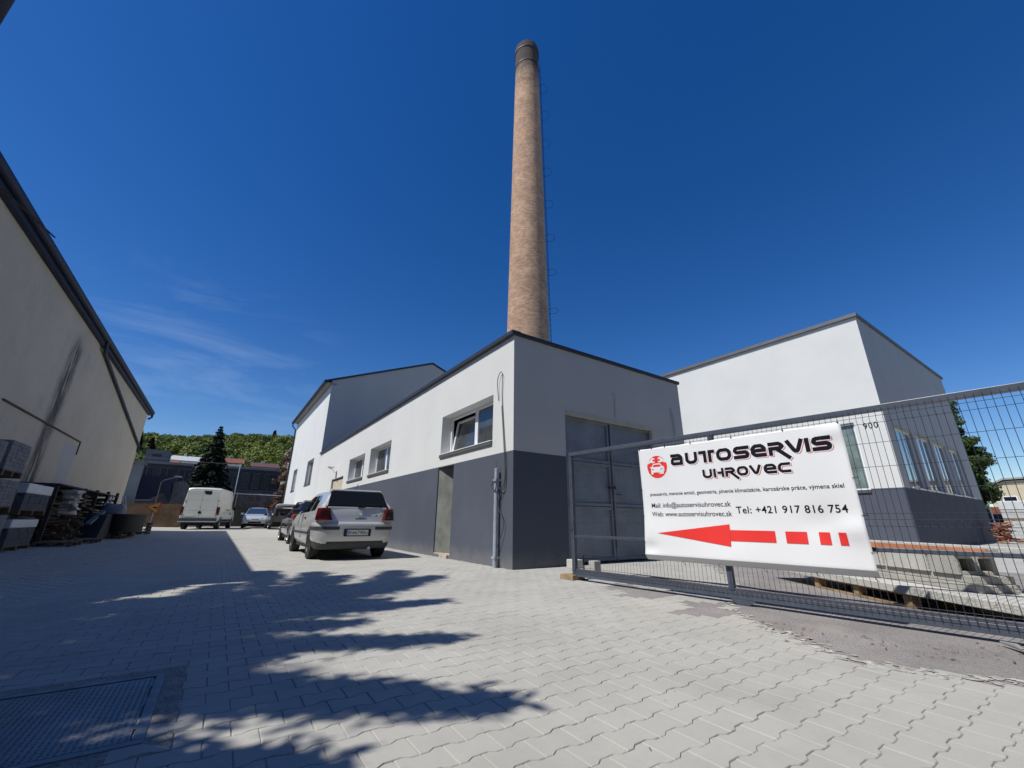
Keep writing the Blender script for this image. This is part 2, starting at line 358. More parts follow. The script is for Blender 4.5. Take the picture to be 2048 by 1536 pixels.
# ------------------------------------------------------------ low workshop building
def sash(root, X, y0, y1, z0, z1, glassm=GLASS, name='window', tilt=0, sub=True):
    # one framed pane facing -X, frame face at X
    w = .07
    mb = MB()
    TT = None
    if tilt:
        c = Vector((X, 0, z0)); rot = Matrix.Rotation(tilt, 3, 'Y'); TT = lambda p: c + rot @ (p - c)
    mb.box(X, X+.06, y0, y1, z0, z0+w, T=TT); mb.box(X, X+.06, y0, y1, z1-w, z1, T=TT); mb.box(X, X+.06, y0, y0+w, z0+w, z1-w, T=TT); mb.box(X, X+.06, y1-w, y1, z0+w, z1-w, T=TT)
    f = mb.build(name, FRAMEW, root, root.location, bevel=.006)
    g = MB(); g.box(X+.025, X+.035, y0+w+.001, y1-w-.001, z0+w+.001, z1-w-.001, T=TT); g.build('pane', glassm, f, root.location)
    return f
X0, Y0 = 4.766, 6.93
root = empty('workshop_building', (X0, Y0, 0), 'low flat-roofed white workshop with anthracite base and shade-toned front beside the mesh gate', 'building')
off = root.location
wins = [(7.76, 10.50, 2.57, 3.66, .36), (14.85, 17.45, 2.59, 3.68, .36), (18.26, 20.89, 2.59, 3.62, .36)]
holes = wins + [(9.62, 10.56, 0.06, 2.235, .50), (21.8, 24.45, 0.0, 2.93, .14)]
lw = MB(); wallface(lw, (X0, 0, 0), (0, 1, 0), Y0, 21.72, -.05, 4.86, [h for h in holes if h[1] < 21.7], (1, 0, 0), band=2.26)
wallface(lw, (X0, 0, 0), (0, 1, 0), 21.72, 28.98, -.05, 4.86, [holes[-1]], (1, 0, 0))
t, b, src = basein(WHITE); vec, X, Y, Z = coords(t)
w1 = smooth(t, noise(t, vec, 1, 6, .7, (5, 5, .5)), .55, .78, 0, .16); w2 = smooth(t, noise(t, vec, .35, 7, .7), .5, .75, 0, .14)
vz = N(t, 'ShaderNodeTexVoronoi', feature='DISTANCE_TO_EDGE'); vz.inputs['Scale'].default_value = .55; vz.inputs['Randomness'].default_value = 1
mpv = N(t, 'ShaderNodeMapping'); t.links.new(vec, mpv.inputs[0]); dv = N(t, 'ShaderNodeVectorMath', operation='ADD'); t.links.new(mpv.outputs[0], dv.inputs[0])
nv = N(t, 'ShaderNodeTexNoise'); nv.inputs['Scale'].default_value = 2.5; nv.inputs['Detail'].default_value = 6; t.links.new(vec, nv.inputs[0]); t.links.new(nv.outputs['Color'], dv.inputs[1]); t.links.new(dv.outputs[0], vz.inputs['Vector'])
crk = mth(t, 'MULTIPLY', smooth(t, vz.outputs['Distance'], .006, .0015), smooth(t, noise(t, vec, .5, 3), .56, .66, 0, .35))
t.links.new(rgbmix(t, crk, rgbmix(t, mth(t, 'ADD', w1, w2), src, (.52, .51, .47)), (.3, .29, .27)), b.inputs['Base Color'])
# scuffed dark base: the pale scratches are part of the paint
t, b, src = basein(DARKR); vec, X, Y, Z = coords(t)
sc = mth(t, 'MULTIPLY', smooth(t, noise(t, vec, 1, 4, .6, (40, 40, 5)), .66, .74), smooth(t, noise(t, vec, 1.4, 3), .52, .66))
sc = mth(t, 'MULTIPLY', sc, smooth(t, Z, 1.4, .2)); dust = mth(t, 'MULTIPLY', smooth(t, mth(t, 'ADD', Z, mth(t, 'MULTIPLY', noise(t, vec, 3, 6, .7), .5)), .62, .26), .38)
pat = smooth(t, noise(t, vec, .8, 7, .72), .5, .75, 0, .22)
t.links.new(rgbmix(t, dust, rgbmix(t, pat, rgbmix(t, mth(t, 'MULTIPLY', sc, .5), src, (.35, .36, .38)), (.10, .115, .14)), (.24, .23, .21)), b.inputs['Base Color'])
t, b, src = basein(WHITE_SHADE); vec, X, Y, Z = coords(t)
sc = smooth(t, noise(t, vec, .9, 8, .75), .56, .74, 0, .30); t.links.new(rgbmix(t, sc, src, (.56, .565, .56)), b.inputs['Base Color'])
lw.build('side_wall', [WHITE, DARKR], root, off)
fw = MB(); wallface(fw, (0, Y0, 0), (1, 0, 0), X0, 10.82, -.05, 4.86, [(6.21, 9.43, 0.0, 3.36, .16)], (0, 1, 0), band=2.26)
fw.build('front_wall', [WHITE_SHADE, DARKR], root, off)
rw = MB(); wallface(rw, (10.82, 0, 0), (0, 1, 0), Y0, 28.98, -.05, 4.86, [], (-1, 0, 0), band=2.26); rw.build('rear_wall', [WHITE, DARKR], root, off)
rf = MB(); rf.box(X0+.01, 10.81, Y0+.01, 28.97, 4.70, 4.80); rf.build('flat_roof', FLASH, root, off)
fl = MB()
fl.box(X0-.09, X0+.16, Y0-.05, 28.97, 4.862, 4.965); fl.box(X0+.161, 10.87, Y0-.05, Y0+.2, 4.862, 4.95); fl.box(10.62, 10.87, Y0+.201, 28.97, 4.862, 4.95)
fl.build('roof_edge_flashing', FLASH, root, off, bevel=.008)
# garage doors
dm = mat('painted_steel_door', (.17, .20, .235), .55, var=.22, vs=1.8, bump=.25, bs=14)
t, b, src = basein(dm); vec, X, Y, Z = coords(t)
t.links.new(rgbmix(t, smooth(t, noise(t, vec, 2.6, 8, .8), .60, .72, 0, .45), src, (.075, .07, .06)), b.inputs['Base Color'])
for (xa, xb) in ((6.215, 7.735), (7.755, 9.425)):
    mb = MB(); mb.box(xa, xb, Y0+.135, Y0+.158, .04, 3.245)
    leaf = mb.build('garage_door', dm, root, off)
    fr = MB(); w = .07; ya, yb = Y0+.085, Y0+.134
    fr.box(xa, xa+w, ya, yb, .04, 3.245); fr.box(xb-w, xb, ya, yb, .04, 3.245)
    for z in (.04, 1.14, 1.22, 2.14, 2.22, 3.175): fr.box(xa+w, xb-w, ya+.004, yb, z, z+.06)
    fr.build('door_frame', dm, leaf, off, bevel=.004)
mb = MB(); mb.box(7.60, 7.83, Y0+.05, Y0+.084, 1.62, 1.70); mb.tube([(7.88, Y0+.08, 1.50), (7.88, Y0+.03, 1.50), (7.99, Y0+.03, 1.50)], .011); mb.box(7.725, 7.765, Y0+.07, Y0+.084, .3, 3.2)
mb.build('door_lock', mat('dark_iron', (.04, .04, .042), .6, metal=.5, var=.3), root, off)
mb = MB(); mb.box(6.212, 9.428, Y0-.004, Y0+.155, 3.25, 3.358); mb.box(9.33, 9.428, Y0-.004, Y0+.08, 0.02, 3.249)
mb.build('lintel', mat('raw_lintel', (.42, .41, .35), .95, var=.15, vs=5, bump=.4), root, off)
# niche door
mb = MB(); mb.prism([(X0+.03, 10.555, .10), (X0+.42, 9.66, .10), (X0+.45, 9.68, .10), (X0+.06, 10.557, .10)], (0, 0, 2.13))
nm = mat('weathered_board', (.165, .175, .155), .9, var=.25, vs=2.2, bump=.5, bs=25)
t, b, src = basein(nm); vec, X, Y, Z = coords(t); t.links.new(rgbmix(t, smooth(t, noise(t, vec, 3, 6, .7, (1, 1, .5)), .5, .7, 0, .6), src, (.08, .095, .09)), b.inputs['Base Color'])
mb.build('grey_door', nm, root, off)
mb = MB(); mb.box(X0+.5, X0+.52, 9.5, 10.7, 0, 2.4); mb.build('inner_wall', CONC, root, off)
mb = MB(); mb.box(X0+.01, X0+.33, 9.63, 10.55, .0, .09); mb.box(X0-.05, X0+.02, 9.68, 10.1, -.01, .07)
mb.build('threshold', mat('broken_brickwork', (.45, .38, .32), .95, var=.25, vs=12, bump=.9), root, off)
# side windows
for i, (a, c, z0, z1, d) in enumerate(wins):
    X = X0+.28
    pl_ = MB(); pl_.box(X0-.05, X0+.275, a+.002, c-.002, z0+.0005, z0+.016); pl_.build('sill_plate', FRAMEW, root, off)
    mb = MB(); mb.box(X0-.04, X0-.002, a, c, z0-.085, z0)  # dark strip under the plate: shade below the sill put in as colour
    if i == 0:
        f = sash(root, X, 7.77, 9.02, z0+.01, z1-.01)
        fr = MB(); w = .06
        fr.box(X, X+.06, 9.03, 10.49, z0+.01, z0+.01+w); fr.box(X, X+.06, 9.03, 10.49, z1-.01-w, z1-.01); fr.box(X, X+.06, 9.03, 9.03+w, z0+.011+w, z1-.011-w); fr.box(X, X+.06, 10.49-w, 10.49, z0+.011+w, z1-.011-w)
        fr.build('window_frame', FRAMEW, root, off, bevel=.005)
        sash(root, X+.025, 9.08, 10.44, z0+.05, z1-.08, tilt=R(9))
        bk_ = MB(); bk_.box(X+.6, X+.62, 7.5, 10.9, 2.4, 3.8); bk_.build('inner_wall', CONC, root, off)
    else:
        m_ = (a+c)/2; f = sash(root, X, a+.01, m_-.01, z0+.01, z1-.01); sash(root, X, m_, c-.01, z0+.01, z1-.01)
    mb.build('window_sill_or_shade', SILL_SHADE, root, off, bevel=.004)
# plank door at the far end
mb = MB()
for k in range(9): mb.box(X0+.09, X0+.115+.006*(k % 2), 21.84+k*.285, 21.84+k*.285+.278, .0, 2.86)
mb.build('plank_door', mat('pale_planks', (.52, .45, .33), .85, var=.2, vs=7, bump=.3), root, off)
# wall lamp
mb = MB(); mb.lathe([(.02, 0), (.06, .02), (.17, .10), (.18, .13), (.02, .16)], (X0-.30, 23.5, 3.38), k=16); mb.tube([(X0, 23.5, 3.2), (X0-.12, 23.5, 3.25), (X0-.28, 23.5, 3.42)], .015)
tag(mb.build('wall_lamp', FRAMEW, off=(X0, 23.5, 3.4), smooth=40), 'small white lamp on a short arm fixed to the white wall above the plank door', 'lamp')
# conduit pole and cables
root = empty('conduit_pole', (X0-.09, 7.42, 0), 'galvanised conduit pole with coiled cable standing against the dark wall base', 'pole')
mb = MB(); mb.lathe([(.042, 0), (.042, 1.92), (.02, 1.93)], (X0-.09, 7.42, 0), k=16); mb.build('tube', STEELG, root, root.location, smooth=40)
for z in (.18, 1.68):
    mb = MB(); mb.box(X0-.14, X0-.002, 7.355, 7.365, z-.02, z+.02); mb.box(X0-.14, X0-.134, 7.366, 7.48, z-.02, z+.02); mb.box(X0-.14, X0-.002, 7.475, 7.485, z-.02, z+.02); mb.build('clamp', STEELG, root, root.location)
mb = MB()
for q in range(3):
    mb.tube([(X0-.15+.01*q, 7.42+.085*math.cos(a*.5)+.01*q, 1.56+.1*math.sin(a*.5)) for a in range(13)], .006, 6)
mb.tube([(X0-.09, 7.42, 1.9), (X0-.09, 7.42, 2.07)], .006, 6)
mb.build('cable_coil', CABLE, root, root.location, smooth=60)
def cable(pts, label, r=.008, m=CABLE, name='hanging_cable'):
    # smooth curve through the points
    P = [Vector(p) for p in pts]; Q = []
    for i in range(len(P)-1):
        p0, p1, p2, p3 = P[max(i-1, 0)], P[i], P[i+1], P[min(i+2, len(P)-1)]
        for k in range(6):
            s = k/6; Q.append(.5*((2*p1)+(p2-p0)*s+(2*p0-5*p1+4*p2-p3)*s*s+(3*p1-p0-3*p2+p3)*s**3))
    Q.append(P[-1]); mb = MB(); mb.tube(Q, r, 6); return tag(mb.build(name, m, off=P[0], smooth=60), label, 'cable')
X = X0-.02
cable([(X, 7.50, 3.45), (X-.03, 7.52, 3.9), (X-.02, 7.42, 4.10), (X-.02, 7.33, 4.0), (X, 7.36, 3.5), (X, 7.25, 2.6), (X-.01, 7.16, 2.0), (X-.02, 7.2, 1.5), (X-.06, 7.38, 1.55)], 'thin grey cable looping down the white wall near the building corner')
cable([(X, 7.37, 3.3), (X, 7.25, 2.3), (X-.02, 7.18, 1.7), (X-.05, 7.36, 1.2), (X-.03, 7.18, .8), (X-.06, 7.42, .3)], 'thin cable hanging beside the conduit pole on the dark wall base')
wc = mat('pale_cable', (.4, .4, .42), .5, var=0)
cable([(7.99, Y0-.01, 3.40), (7.93, Y0-.01, 3.45), (7.94, Y0-.015, 3.75), (7.93, Y0-.05, 3.98), (7.85, Y0-.06, 4.05), (7.83, Y0-.02, 3.98)], 'thin bent cable sticking out of the shade-toned front wall above the garage doors', m=wc)
cable([(10.30, Y0-.01, 4.06), (10.36, Y0-.03, 3.9), (10.40, Y0-.02, 3.4), (10.34, Y0-.02, 3.1), (10.32, Y0-.03, 3.6), (10.30, Y0-.01, 4.0)], 'thin cable loop hanging on the shade-toned front wall near its right edge', m=wc)

# ------------------------------------------------------------ tall hall behind
root = empty('gabled_hall', (X0, 29, 0), 'tall white hall with shade-toned gable and dark gutter rising behind the low workshop', 'building'); off = root.location
hw = [(31.3, 33.9, 3.18, 4.93, .3), (38.75, 40.85, 3.1, 4.9, .3)]
mb = MB(); wallface(mb, (X0, 0, 0), (0, 1, 0), 29.0, 44.3, 0, 9.75, hw, (1, 0, 0)); mb.build('side_wall', WHITE, root, off)
mb = MB(); mb.face([(X0, 29, 4.7), (19.2, 29, 4.7), (19.2, 29, 9.95), (11.98, 29, 12.78), (X0, 29, 9.95)]); mb.build('gable_wall', GABLE_SHADE, root, off); mb = MB(); mb.face([(X0, 44.3, 0), (19.2, 44.3, 0), (19.2, 44.3, 9.9), (11.98, 44.3, 12.75), (X0, 44.3, 9.9)]); mb.build('gable_wall', WHITE_SHADE, root, off)
mb = MB(); mb.face([(19.2, 29, 0), (19.2, 44.3, 0), (19.2, 44.3, 9.9), (19.2, 29, 9.9)]); mb.face([(10.83, 29, 0), (19.2, 29, 0), (19.2, 29, 4.7), (10.83, 29, 4.7)]); mb.build('rear_wall', WHITE, root, off)
mb = MB()
for sx, xa, za in ((-1, 4.42, 9.80), (1, 19.55, 9.80)):
    mb.prism([(xa, 28.93, za), (11.98, 28.93, 12.80), (11.98, 28.93, 12.92), (xa, 28.93, za+.14)], (0, 15.5, 0))
mb.build('roof', FLASH, root, off)
mb = MB(); mb.box(X0-.02, X0+.32, 28.98, 44.3, 9.62, 9.80); mb.box(X0-.30, X0-.021, 28.98, 44.3, 9.72, 9.79); mb.build('eave_board', mat('grey_eave', (.3, .3, .3), .8), root, off)
mb = MB(); mb.tube([(4.36, 28.9, 9.80), (4.36, 44.45, 9.80)], .12, 10); g_ = mb.build('gutter', FLASH, root, off, smooth=50)
mb = MB(); mb.tube([(4.36, 44.3, 9.75), (4.36, 44.3, 9.45), (4.66, 44.2, 9.1), (4.68, 44.2, .2)], .065, 8); mb.build('downpipe', FLASH, root, off, smooth=50)
for (a, c, z0, z1, d) in hw:
    sash(root, X0+.2, a+.01, (a+c)/2-.005, z0+.02, z1-.01); sash(root, X0+.2, (a+c)/2+.005, c-.01, z0+.02, z1-.01)
    mb = MB(); mb.box(X0-.05, X0+.19, a, c, z0-.05, z0); mb.build('window_sill_or_shade', SILL_SHADE, root, off)

# ------------------------------------------------------------ building on the right
RX, RY = 21.925, 4.885
root = empty('office_building', (RX, RY, 0), 'tall flat-roofed white building numbered 900 behind the gate banner', 'building'); off = root.location
mb = MB(); wallface(mb, (RX, 0, 0), (0, 1, 0), RY, 30, -.05, 9.70, [(5.93, 9.6, 2.2, 5.05, .3)], (1, 0, 0), band=2.26); mb.build('side_wall', [WHITE, DARKR], root, off)
fwins = [(22.95+k*2.95, 22.95+k*2.95+2.55, 2.30, 4.95, .20) for k in range(4)]
mb = MB(); wallface(mb, (0, RY, 0), (1, 0, 0), RX, 36.5, -.05, 9.70, fwins, (0, 1, 0), band=2.26); mb.build('front_wall', [WHITE_SHADE, DARKR], root, off)
mb = MB(); mb.face([(36.5, RY, 0), (36.5, 30, 0), (36.5, 30, 9.7), (36.5, RY, 9.7)]); mb.face([(RX, 30, 0), (36.5, 30, 0), (36.5, 30, 9.7), (RX, 30, 9.7)]); mb.build('rear_wall', WHITE, root, off)
mb = MB(); mb.box(RX+.01, 36.49, RY+.01, 29.99, 9.5, 9.6); mb.build('flat_roof', FLASH, root, off)
mb = MB(); mb.box(RX-.12, RX+.2, RY-.08, 30, 9.702, 9.86); mb.box(RX+.201, 36.6, RY-.08, RY+.2, 9.702, 9.84); mb.build('roof_edge_flashing', mat('grey_flashing', (.12, .12, .125), .5), root, off)
for (a, c, z0, z1, d) in fwins:
    mb = MB(); w = .07; y_ = RY+.11
    for xa, xb in ((a+.01, a+.01+w), ((a+c)/2-w/2, (a+c)/2+w/2), (c-w-.01, c-.01)): mb.box(xa, xb, y_, y_+.07, z0+.01, z1-.12)
    for xa, xb in ((a+.01+w, (a+c)/2-w/2), ((a+c)/2+w/2, c-w-.01)): mb.box(xa, xb, y_, y_+.07, z0+.01, z0+.09); mb.box(xa, xb, y_, y_+.07, z1-.20, z1-.12)
    f = mb.build('window', FRAMEW, root, off); g = MB(); g.box(a+.1, c-.1, y_+.03, y_+.04, z0+.05, z1-.15); g.build('pane', mat('reflective_glass', (.05, .06, .07), .03, var=.3, spec=1.0, coat=1), f, off)
    mb = MB(); mb.box(a+.005, c-.005, RY-.003, RY+.19, z1-.115, z1-.002); mb.build('lintel', MATS['raw_lintel'], root, off)
mb = MB(); mb.box(22.9, 34.7, RY-.06, RY-.002, 2.262, 2.31); mb.build('window_sill_or_shade', FRAMEW, root, off)
f = sash(root, RX+.14, 5.945, 7.7, 2.22, 5.04, glassm=mat('clear_green_glass', (.16, .21, .20), .08, var=.35, vs=1.5, spec=.7)); sash(root, RX+.14, 7.71, 9.59, 2.22, 5.04, glassm=MATS['clear_green_glass'])
mb = MB()
for z in (3.25, 3.42, 4.18): mb.box(RX+.32, RX+.6, 6.1, 7.6, z, z+.04); 
sh = mb.build('shelf', mat('red_shelf', (.35, .12, .07), .6, var=.3, vs=20), root, off)
mb = MB(); mb.box(RX-.06, RX+.13, 5.93, 9.6, 2.10, 2.2); mb.build('window_sill_or_shade', DARKR, root, off)
v, f = text2d('900', w=.49, h=.26, track=1.15)
mb = MB(); mb.v = [(RX-.004, 5.635-a, 4.69+b) for a, b in v]; mb.f = f; mb.m = [0]*len(f)
me_ = mb.build('house_number', INK, root, off)
sm = me_.modifiers.new('thick', 'SOLIDIFY'); sm.thickness = .02; sm.offset = 0

# ------------------------------------------------------------ stained hall on the left
bm_ = mat('stained_render', (.53, .475, .37), .95, var=.07, vs=.5, bump=.5, bs=60)
t, b, src = basein(bm_); vec, X, Y, Z = coords(t)     # object space: y from the near end, z from the ground
nn = noise(t, vec, 1.1, 6, .7); n3 = noise(t, vec, 1, 6, .7, (6, 6, .8))
yw = mth(t, 'ADD', Y, mth(t, 'MULTIPLY_ADD', nn, .8, -.4))
st1 = mth(t, 'MULTIPLY', smooth(t, mth(t, 'ABSOLUTE', mth(t, 'SUBTRACT', yw, 10.55)), .80, .15), smooth(t, Z, 6.9, 6.0))
st1 = mth(t, 'MULTIPLY', st1, smooth(t, n3, .36, .54, .12, 1))
c = rgbmix(t, mth(t, 'MULTIPLY', st1, .93), src, (.055, .05, .048))
st2 = mth(t, 'MULTIPLY', smooth(t, n3, .55, .72), smooth(t, Z, 3.8, 3.3)); c = rgbmix(t, mth(t, 'MULTIPLY', st2, .35), c, (.13, .12, .10))
pt_ = mth(t, 'MULTIPLY', smooth(t, mth(t, 'ABSOLUTE', mth(t, 'SUBTRACT', Y, 13.4)), .85, .75), smooth(t, Z, 3.5, 3.35)); c = rgbmix(t, mth(t, 'MULTIPLY', pt_, .8), c, (.42, .43, .43))
n5 = smooth(t, noise(t, vec, .7, 8, .75), .5, .72, 0, .35); c = rgbmix(t, n5, c, (.26, .245, .21))
t.links.new(c, b.inputs['Base Color'])
root = empty('rendered_hall', (-4.9, 8.0, 0), 'long beige stained hall wall under a dark eave on the shaded left side', 'building'); off = root.location
mb = MB(); mb.face([(-4.9, 8, -.1), (-4.9, 34, -.1), (-4.9, 34, 7.2), (-4.9, 8, 7.2)]); mb.build('side_wall', bm_, root, off)
mb = MB(); mb.face([(-4.9, 8, -.1), (-16, 8, -.1), (-16, 8, 7.2), (-10.4, 8, 9.4), (-4.9, 8, 7.2)]); mb.build('gable_wall', mat('beige_render', (.50, .465, .38), .95, bump=.4), root, off); mb = MB(); mb.face([(-4.9, 34, -.1), (-16, 34, -.1), (-16, 34, 7.2), (-10.4, 34, 9.4), (-4.9, 34, 7.2)]); mb.build('gable_wall', mat('beige_render', (.50, .465, .38), .95, bump=.4), root, off)
RB = mat('blue_black_sheet', (.010, .018, .045), .6, var=.1)
mb = MB(); mb.prism([(-4.74, 7.8, 7.24), (-10.4, 7.8, 9.45), (-16.2, 7.8, 7.24), (-16.2, 7.8, 7.36), (-10.4, 7.8, 9.57), (-4.74, 7.8, 7.36)], (0, 26.4, 0)); mb.build('roof', RB, root, off)
mb = MB(); mb.box(-4.895, -4.76, 7.9, 34.1, 7.06, 7.235); mb.build('eave_board', RB, root, off)
mb = MB(); mb.tube([(-4.70, 7.8, 7.27), (-4.70, 34.25, 7.27)], .10, 12); mb.tube([(-4.70, 34.2, 7.25), (-4.72, 34.3, 7.0), (-4.84, 34.2, 6.85)], .07, 8); mb.build('gutter', RB, root, off, smooth=50)
mb = MB(); mb.tube([(-4.72, 20.5, 7.2), (-4.74, 20.7, 6.98), (-4.82, 21.2, 6.92), (-4.82, 33.6, 5.05), (-4.82, 33.85, 4.7)], .065, 8); mb.build('downpipe', RB, root, off, smooth=50)
mb = MB(); mb.box(-4.90, -4.86, 15.0, 22.25, 3.57, 3.615); mb.box(-4.90, -4.87, 22.2, 22.25, 3.1, 3.569); mb.build('drip_rail', mat('rusty_dark', (.06, .05, .045), .8, var=.3), root, off)

# ------------------------------------------------------------ brick chimney
CX, CY = 22*.5968, 22*.8024
root = empty('brick_chimney', (CX, CY, 0), 'very tall tapering round brick chimney with sooty top behind the workshop', 'chimney'); off = root.location
bk = mat('chimney_brick', (.34, .19, .12), .92, var=.1)
t, b, src = basein(bk); vec, X, Y, Z = coords(t)
ang = mth(t, 'MULTIPLY', mth(t, 'ARCTAN2', Y, X), 1.2)
cv = N(t, 'ShaderNodeCombineXYZ'); t.links.new(ang, cv.inputs[0]); t.links.new(Z, cv.inputs[1])
br = N(t, 'ShaderNodeTexBrick'); br.inputs['Scale'].default_value = 1; br.inputs['Brick Width'].default_value = .235; br.inputs['Row Height'].default_value = .082; br.inputs['Mortar Size'].default_value = .009; br.inputs['Mortar Smooth'].default_value = .2
br.inputs['Color1'].default_value = (.50, .305, .185, 1); br.inputs['Color2'].default_value = (.27, .14, .085, 1); br.inputs['Mortar'].default_value = (.46, .38, .30, 1); br.inputs['Bias'].default_value = -.15
t.links.new(cv.outputs[0], br.inputs[0])
big = smooth(t, noise(t, vec, .9, 6, .7), .3, .7, .82, 1.18); band_ = smooth(t, noise(t, vec, 1, 3, .6, (.2, .2, 1.2)), .35, .65, .93, 1.07)
cc = N(t, 'ShaderNodeCombineXYZ'); mm = mth(t, 'MULTIPLY', big, band_); [t.links.new(mm, cc.inputs[i]) for i in range(3)]
c = rgbmix(t, 1., br.outputs['Color'], cc.outputs[0], 'MULTIPLY')
soot = mth(t, 'ADD', Z, mth(t, 'MULTIPLY', noise(t, vec, 1.0, 6, .7), 5.0)); c = rgbmix(t, smooth(t, soot, 33.2, 36.2, 0, .94), c, (.035, .03, .033))
t.links.new(c, b.inputs['Base Color'])
bp = N(t, 'ShaderNodeBump'); bp.inputs['Strength'].default_value = 1; bp.inputs['Distance'].default_value = .02; bp.invert = True; t.links.new(br.outputs['Fac'], bp.inputs['Height']); t.links.new(bp.outputs[0], b.inputs['Normal'])
rz = lambda z: 1.43-.01665*z
mb = MB(); mb.lathe([(rz(z), z) for z in (0, 5, 10, 15, 20, 25, 30, 33)] + [(rz(33.2)+.0, 33.4), (.88, 33.6), (.88, 34.6), (.91, 35.2), (.91, 35.5), (.62, 35.5), (.60, 33)], (CX, CY, 0), k=64, cap=False)
mb.build('shaft', bk, root, off, smooth=35)
for z in (33.5, 34.95):
    mb = MB(); mb.lathe([(.86, z-.04), (.905+(z > 34)*.03, z-.04), (.905+(z > 34)*.03, z+.04), (.86, z+.04)], (CX, CY, 0), k=48, cap=False)
    mb.build('iron_band', MATS['dark_iron'], root, off, smooth=40)
mb = MB()
for q in range(22):
    a = 6.28*q/22+random.uniform(-.1, .1); h = random.uniform(.03, .16); r = .80
    T = lambda p, a=a: Matrix.Rotation(a, 3, 'Z') @ p + Vector((CX, CY, 0))
    mb.box(r-.12, r+.08, -.11, .11, 35.5, 35.5+h, T=T)
mb.build('broken_rim', mat('sooty_brick', (.06, .05, .045), .95, var=.4, vs=6), root, off)
# climbing irons with hoops on the far right side
ang = math.atan2(-.597, .802) + .12; dr = Vector((math.cos(ang), math.sin(ang), 0)); tn = Vector((-dr.y, dr.x, 0)); C0 = Vector((CX, CY, 0))
irons = mat('climbing_iron', (.05, .04, .04), .7, metal=.4)
mb = MB()
for k in range(84):
    z = 5+k*.35; r = rz(z); a = C0+dr*(r-.02)+Vector((0, 0, z)); 
    mb.tube([a-tn*.15, a-tn*.15+dr*.15, a+tn*.15+dr*.15, a+tn*.15], .011, 4)
for sg in (-1, 1): mb.tube([C0+dr*(rz(z)+.13)+tn*.15*sg+Vector((0, 0, z)) for z in (5, 15, 25, 34)], .012, 4)
l = mb.build('ladder_lattice', irons, root, off)
for z in (31.7, 29.0, 26.3, 23.75, 21.0, 18.3, 15.7, 13.0, 10.3):
    r = rz(z); c0 = C0+dr*(r)+Vector((0, 0, z)); mb = MB()
    mb.tube([c0+dr*(.30+.34*math.cos(q)) + tn*.36*math.sin(q) for q in [(-2.75+5.5*i/18) for i in range(19)]], .012, 5)
    mb.build('safety_hoop', irons, root, off, smooth=60)

# ------------------------------------------------------------ sliding gate
GU = Vector((.0911, -.99584, 0)).normalized(); GN = Vector((-.99584, -.0911, 0)).normalized()   # along the gate to the right, and towards the yard
G0 = Vector((4.795, 5.30, 0))
def G(u, n, z): return G0 + GU*u + GN*n + Vector((0, 0, z))
def gbox(mb, u0, u1, n0, n1, z0, z1, mi=0): return mb.box(u0, u1, n0, n1, z0, z1, mi, T=lambda p: G(p.x, p.y, p.z))
GL = 7.0
root = empty('mesh_gate', G0, 'dark grey sliding gate frame filled with welded wire mesh, carrying the banner', 'gate'); off = root.location
mb = MB(); gbox(mb, 0, GL, -.07, 0, 1.935, 1.995); mb.build('top_rail', GATEM, root, off, bevel=.004)
mb = MB(); gbox(mb, 0, GL, -.07, -.005, .055, .135); mb.build('bottom_rail', GATEM, root, off, bevel=.004)
mb = MB(); mb.tube([G(.05, .012, .165), G(GL, .012, .165)], .002, 6); gbox(mb, .065, GL, -.055, -.015, .137, .165); mb.build('guide_rail', mat('rail_steel', (.16, .16, .2), .3, metal=.6), root, off, bevel=.004)
mb = MB(); gbox(mb, .065, GL-.065, -.065, -.02, .625, .665); mb.build('middle_rail', GATEM, root, off, bevel=.004)
for u in (0, 2.42, 5.75):
    mb = MB(); gbox(mb, u, u+.062, -.068, -.004, .136, 1.934); mb.build('gate_post', GATEM, root, off, bevel=.004)
zs = [(.10, 0), (.13, 0), (.162, -.03), (.194, 0), (.405, 0), (.636, 0), (.855, 0), (.888, -.03), (.915, 0), (.968, 0), (1.184, 0), (1.398, 0), (1.626, 0), (1.819, 0), (1.852, -.03), (1.886, 0), (1.96, 0)]
zs = [(z, .012 - n) for z, n in zs]
for a0, a1 in ((.03, 2.44), (2.46, 5.77), (5.79, GL-.03)):
    mb = MB(); u = a0
    while u < a1:
        mb.tube([G(u, n, z) for z, n in zs], .0022, 4, cap=False); u += .0515
    for z, n in zs:
        if z in (.10, 1.96, .162, .888, 1.852): continue
        mb.tube([G(a0, n+.004, z), G(a1, n+.004, z)], .0022, 4, cap=False)
    mb.build('mesh_panel', WIREM, root, off)
# support bracket below the middle post
mb = MB(); mb.prism([G(2.43, 0, .055), G(2.70, 0, .055), G(2.62, 0, .0), G(2.50, 0, .0)], -GN*.012); gbox(mb, 2.44, 2.60, -.06, -.012, .005, .054); mb.build('support_bracket', GATEM, root, off)
mb = MB(); gbox(mb, .09, .16, -.20, -.08, .0, .01); gbox(mb, .115, .13, -.15, -.135, .01, .36); mb.prism([G(.10, -.15, .01), G(.05, -.15, .01), G(.11, -.15, .16)], GN*.01)
mb.build('guide_bracket', mat('black_steel', (.02, .02, .022), .5, metal=.4), root, off)
mb = MB(); mb.tube([G(.03, .02, .72), G(.04, .03, .80), G(.09, .05, .86), G(.12, .03, .95)], .005, 5); mb.build('wire_tie', CABLE, root, off)
mb = MB(); mb.box(-.28, .22, -.10, .10, 0, .075, T=lambda p: G(-.05+p.x*.55, -.03+p.y, p.z)); tag(mb.build('timber_block', WOOD, off=G(-.05, -.03, 0), bevel=.006), 'light timber offcut wedged under the left corner of the mesh gate', 'timber block')
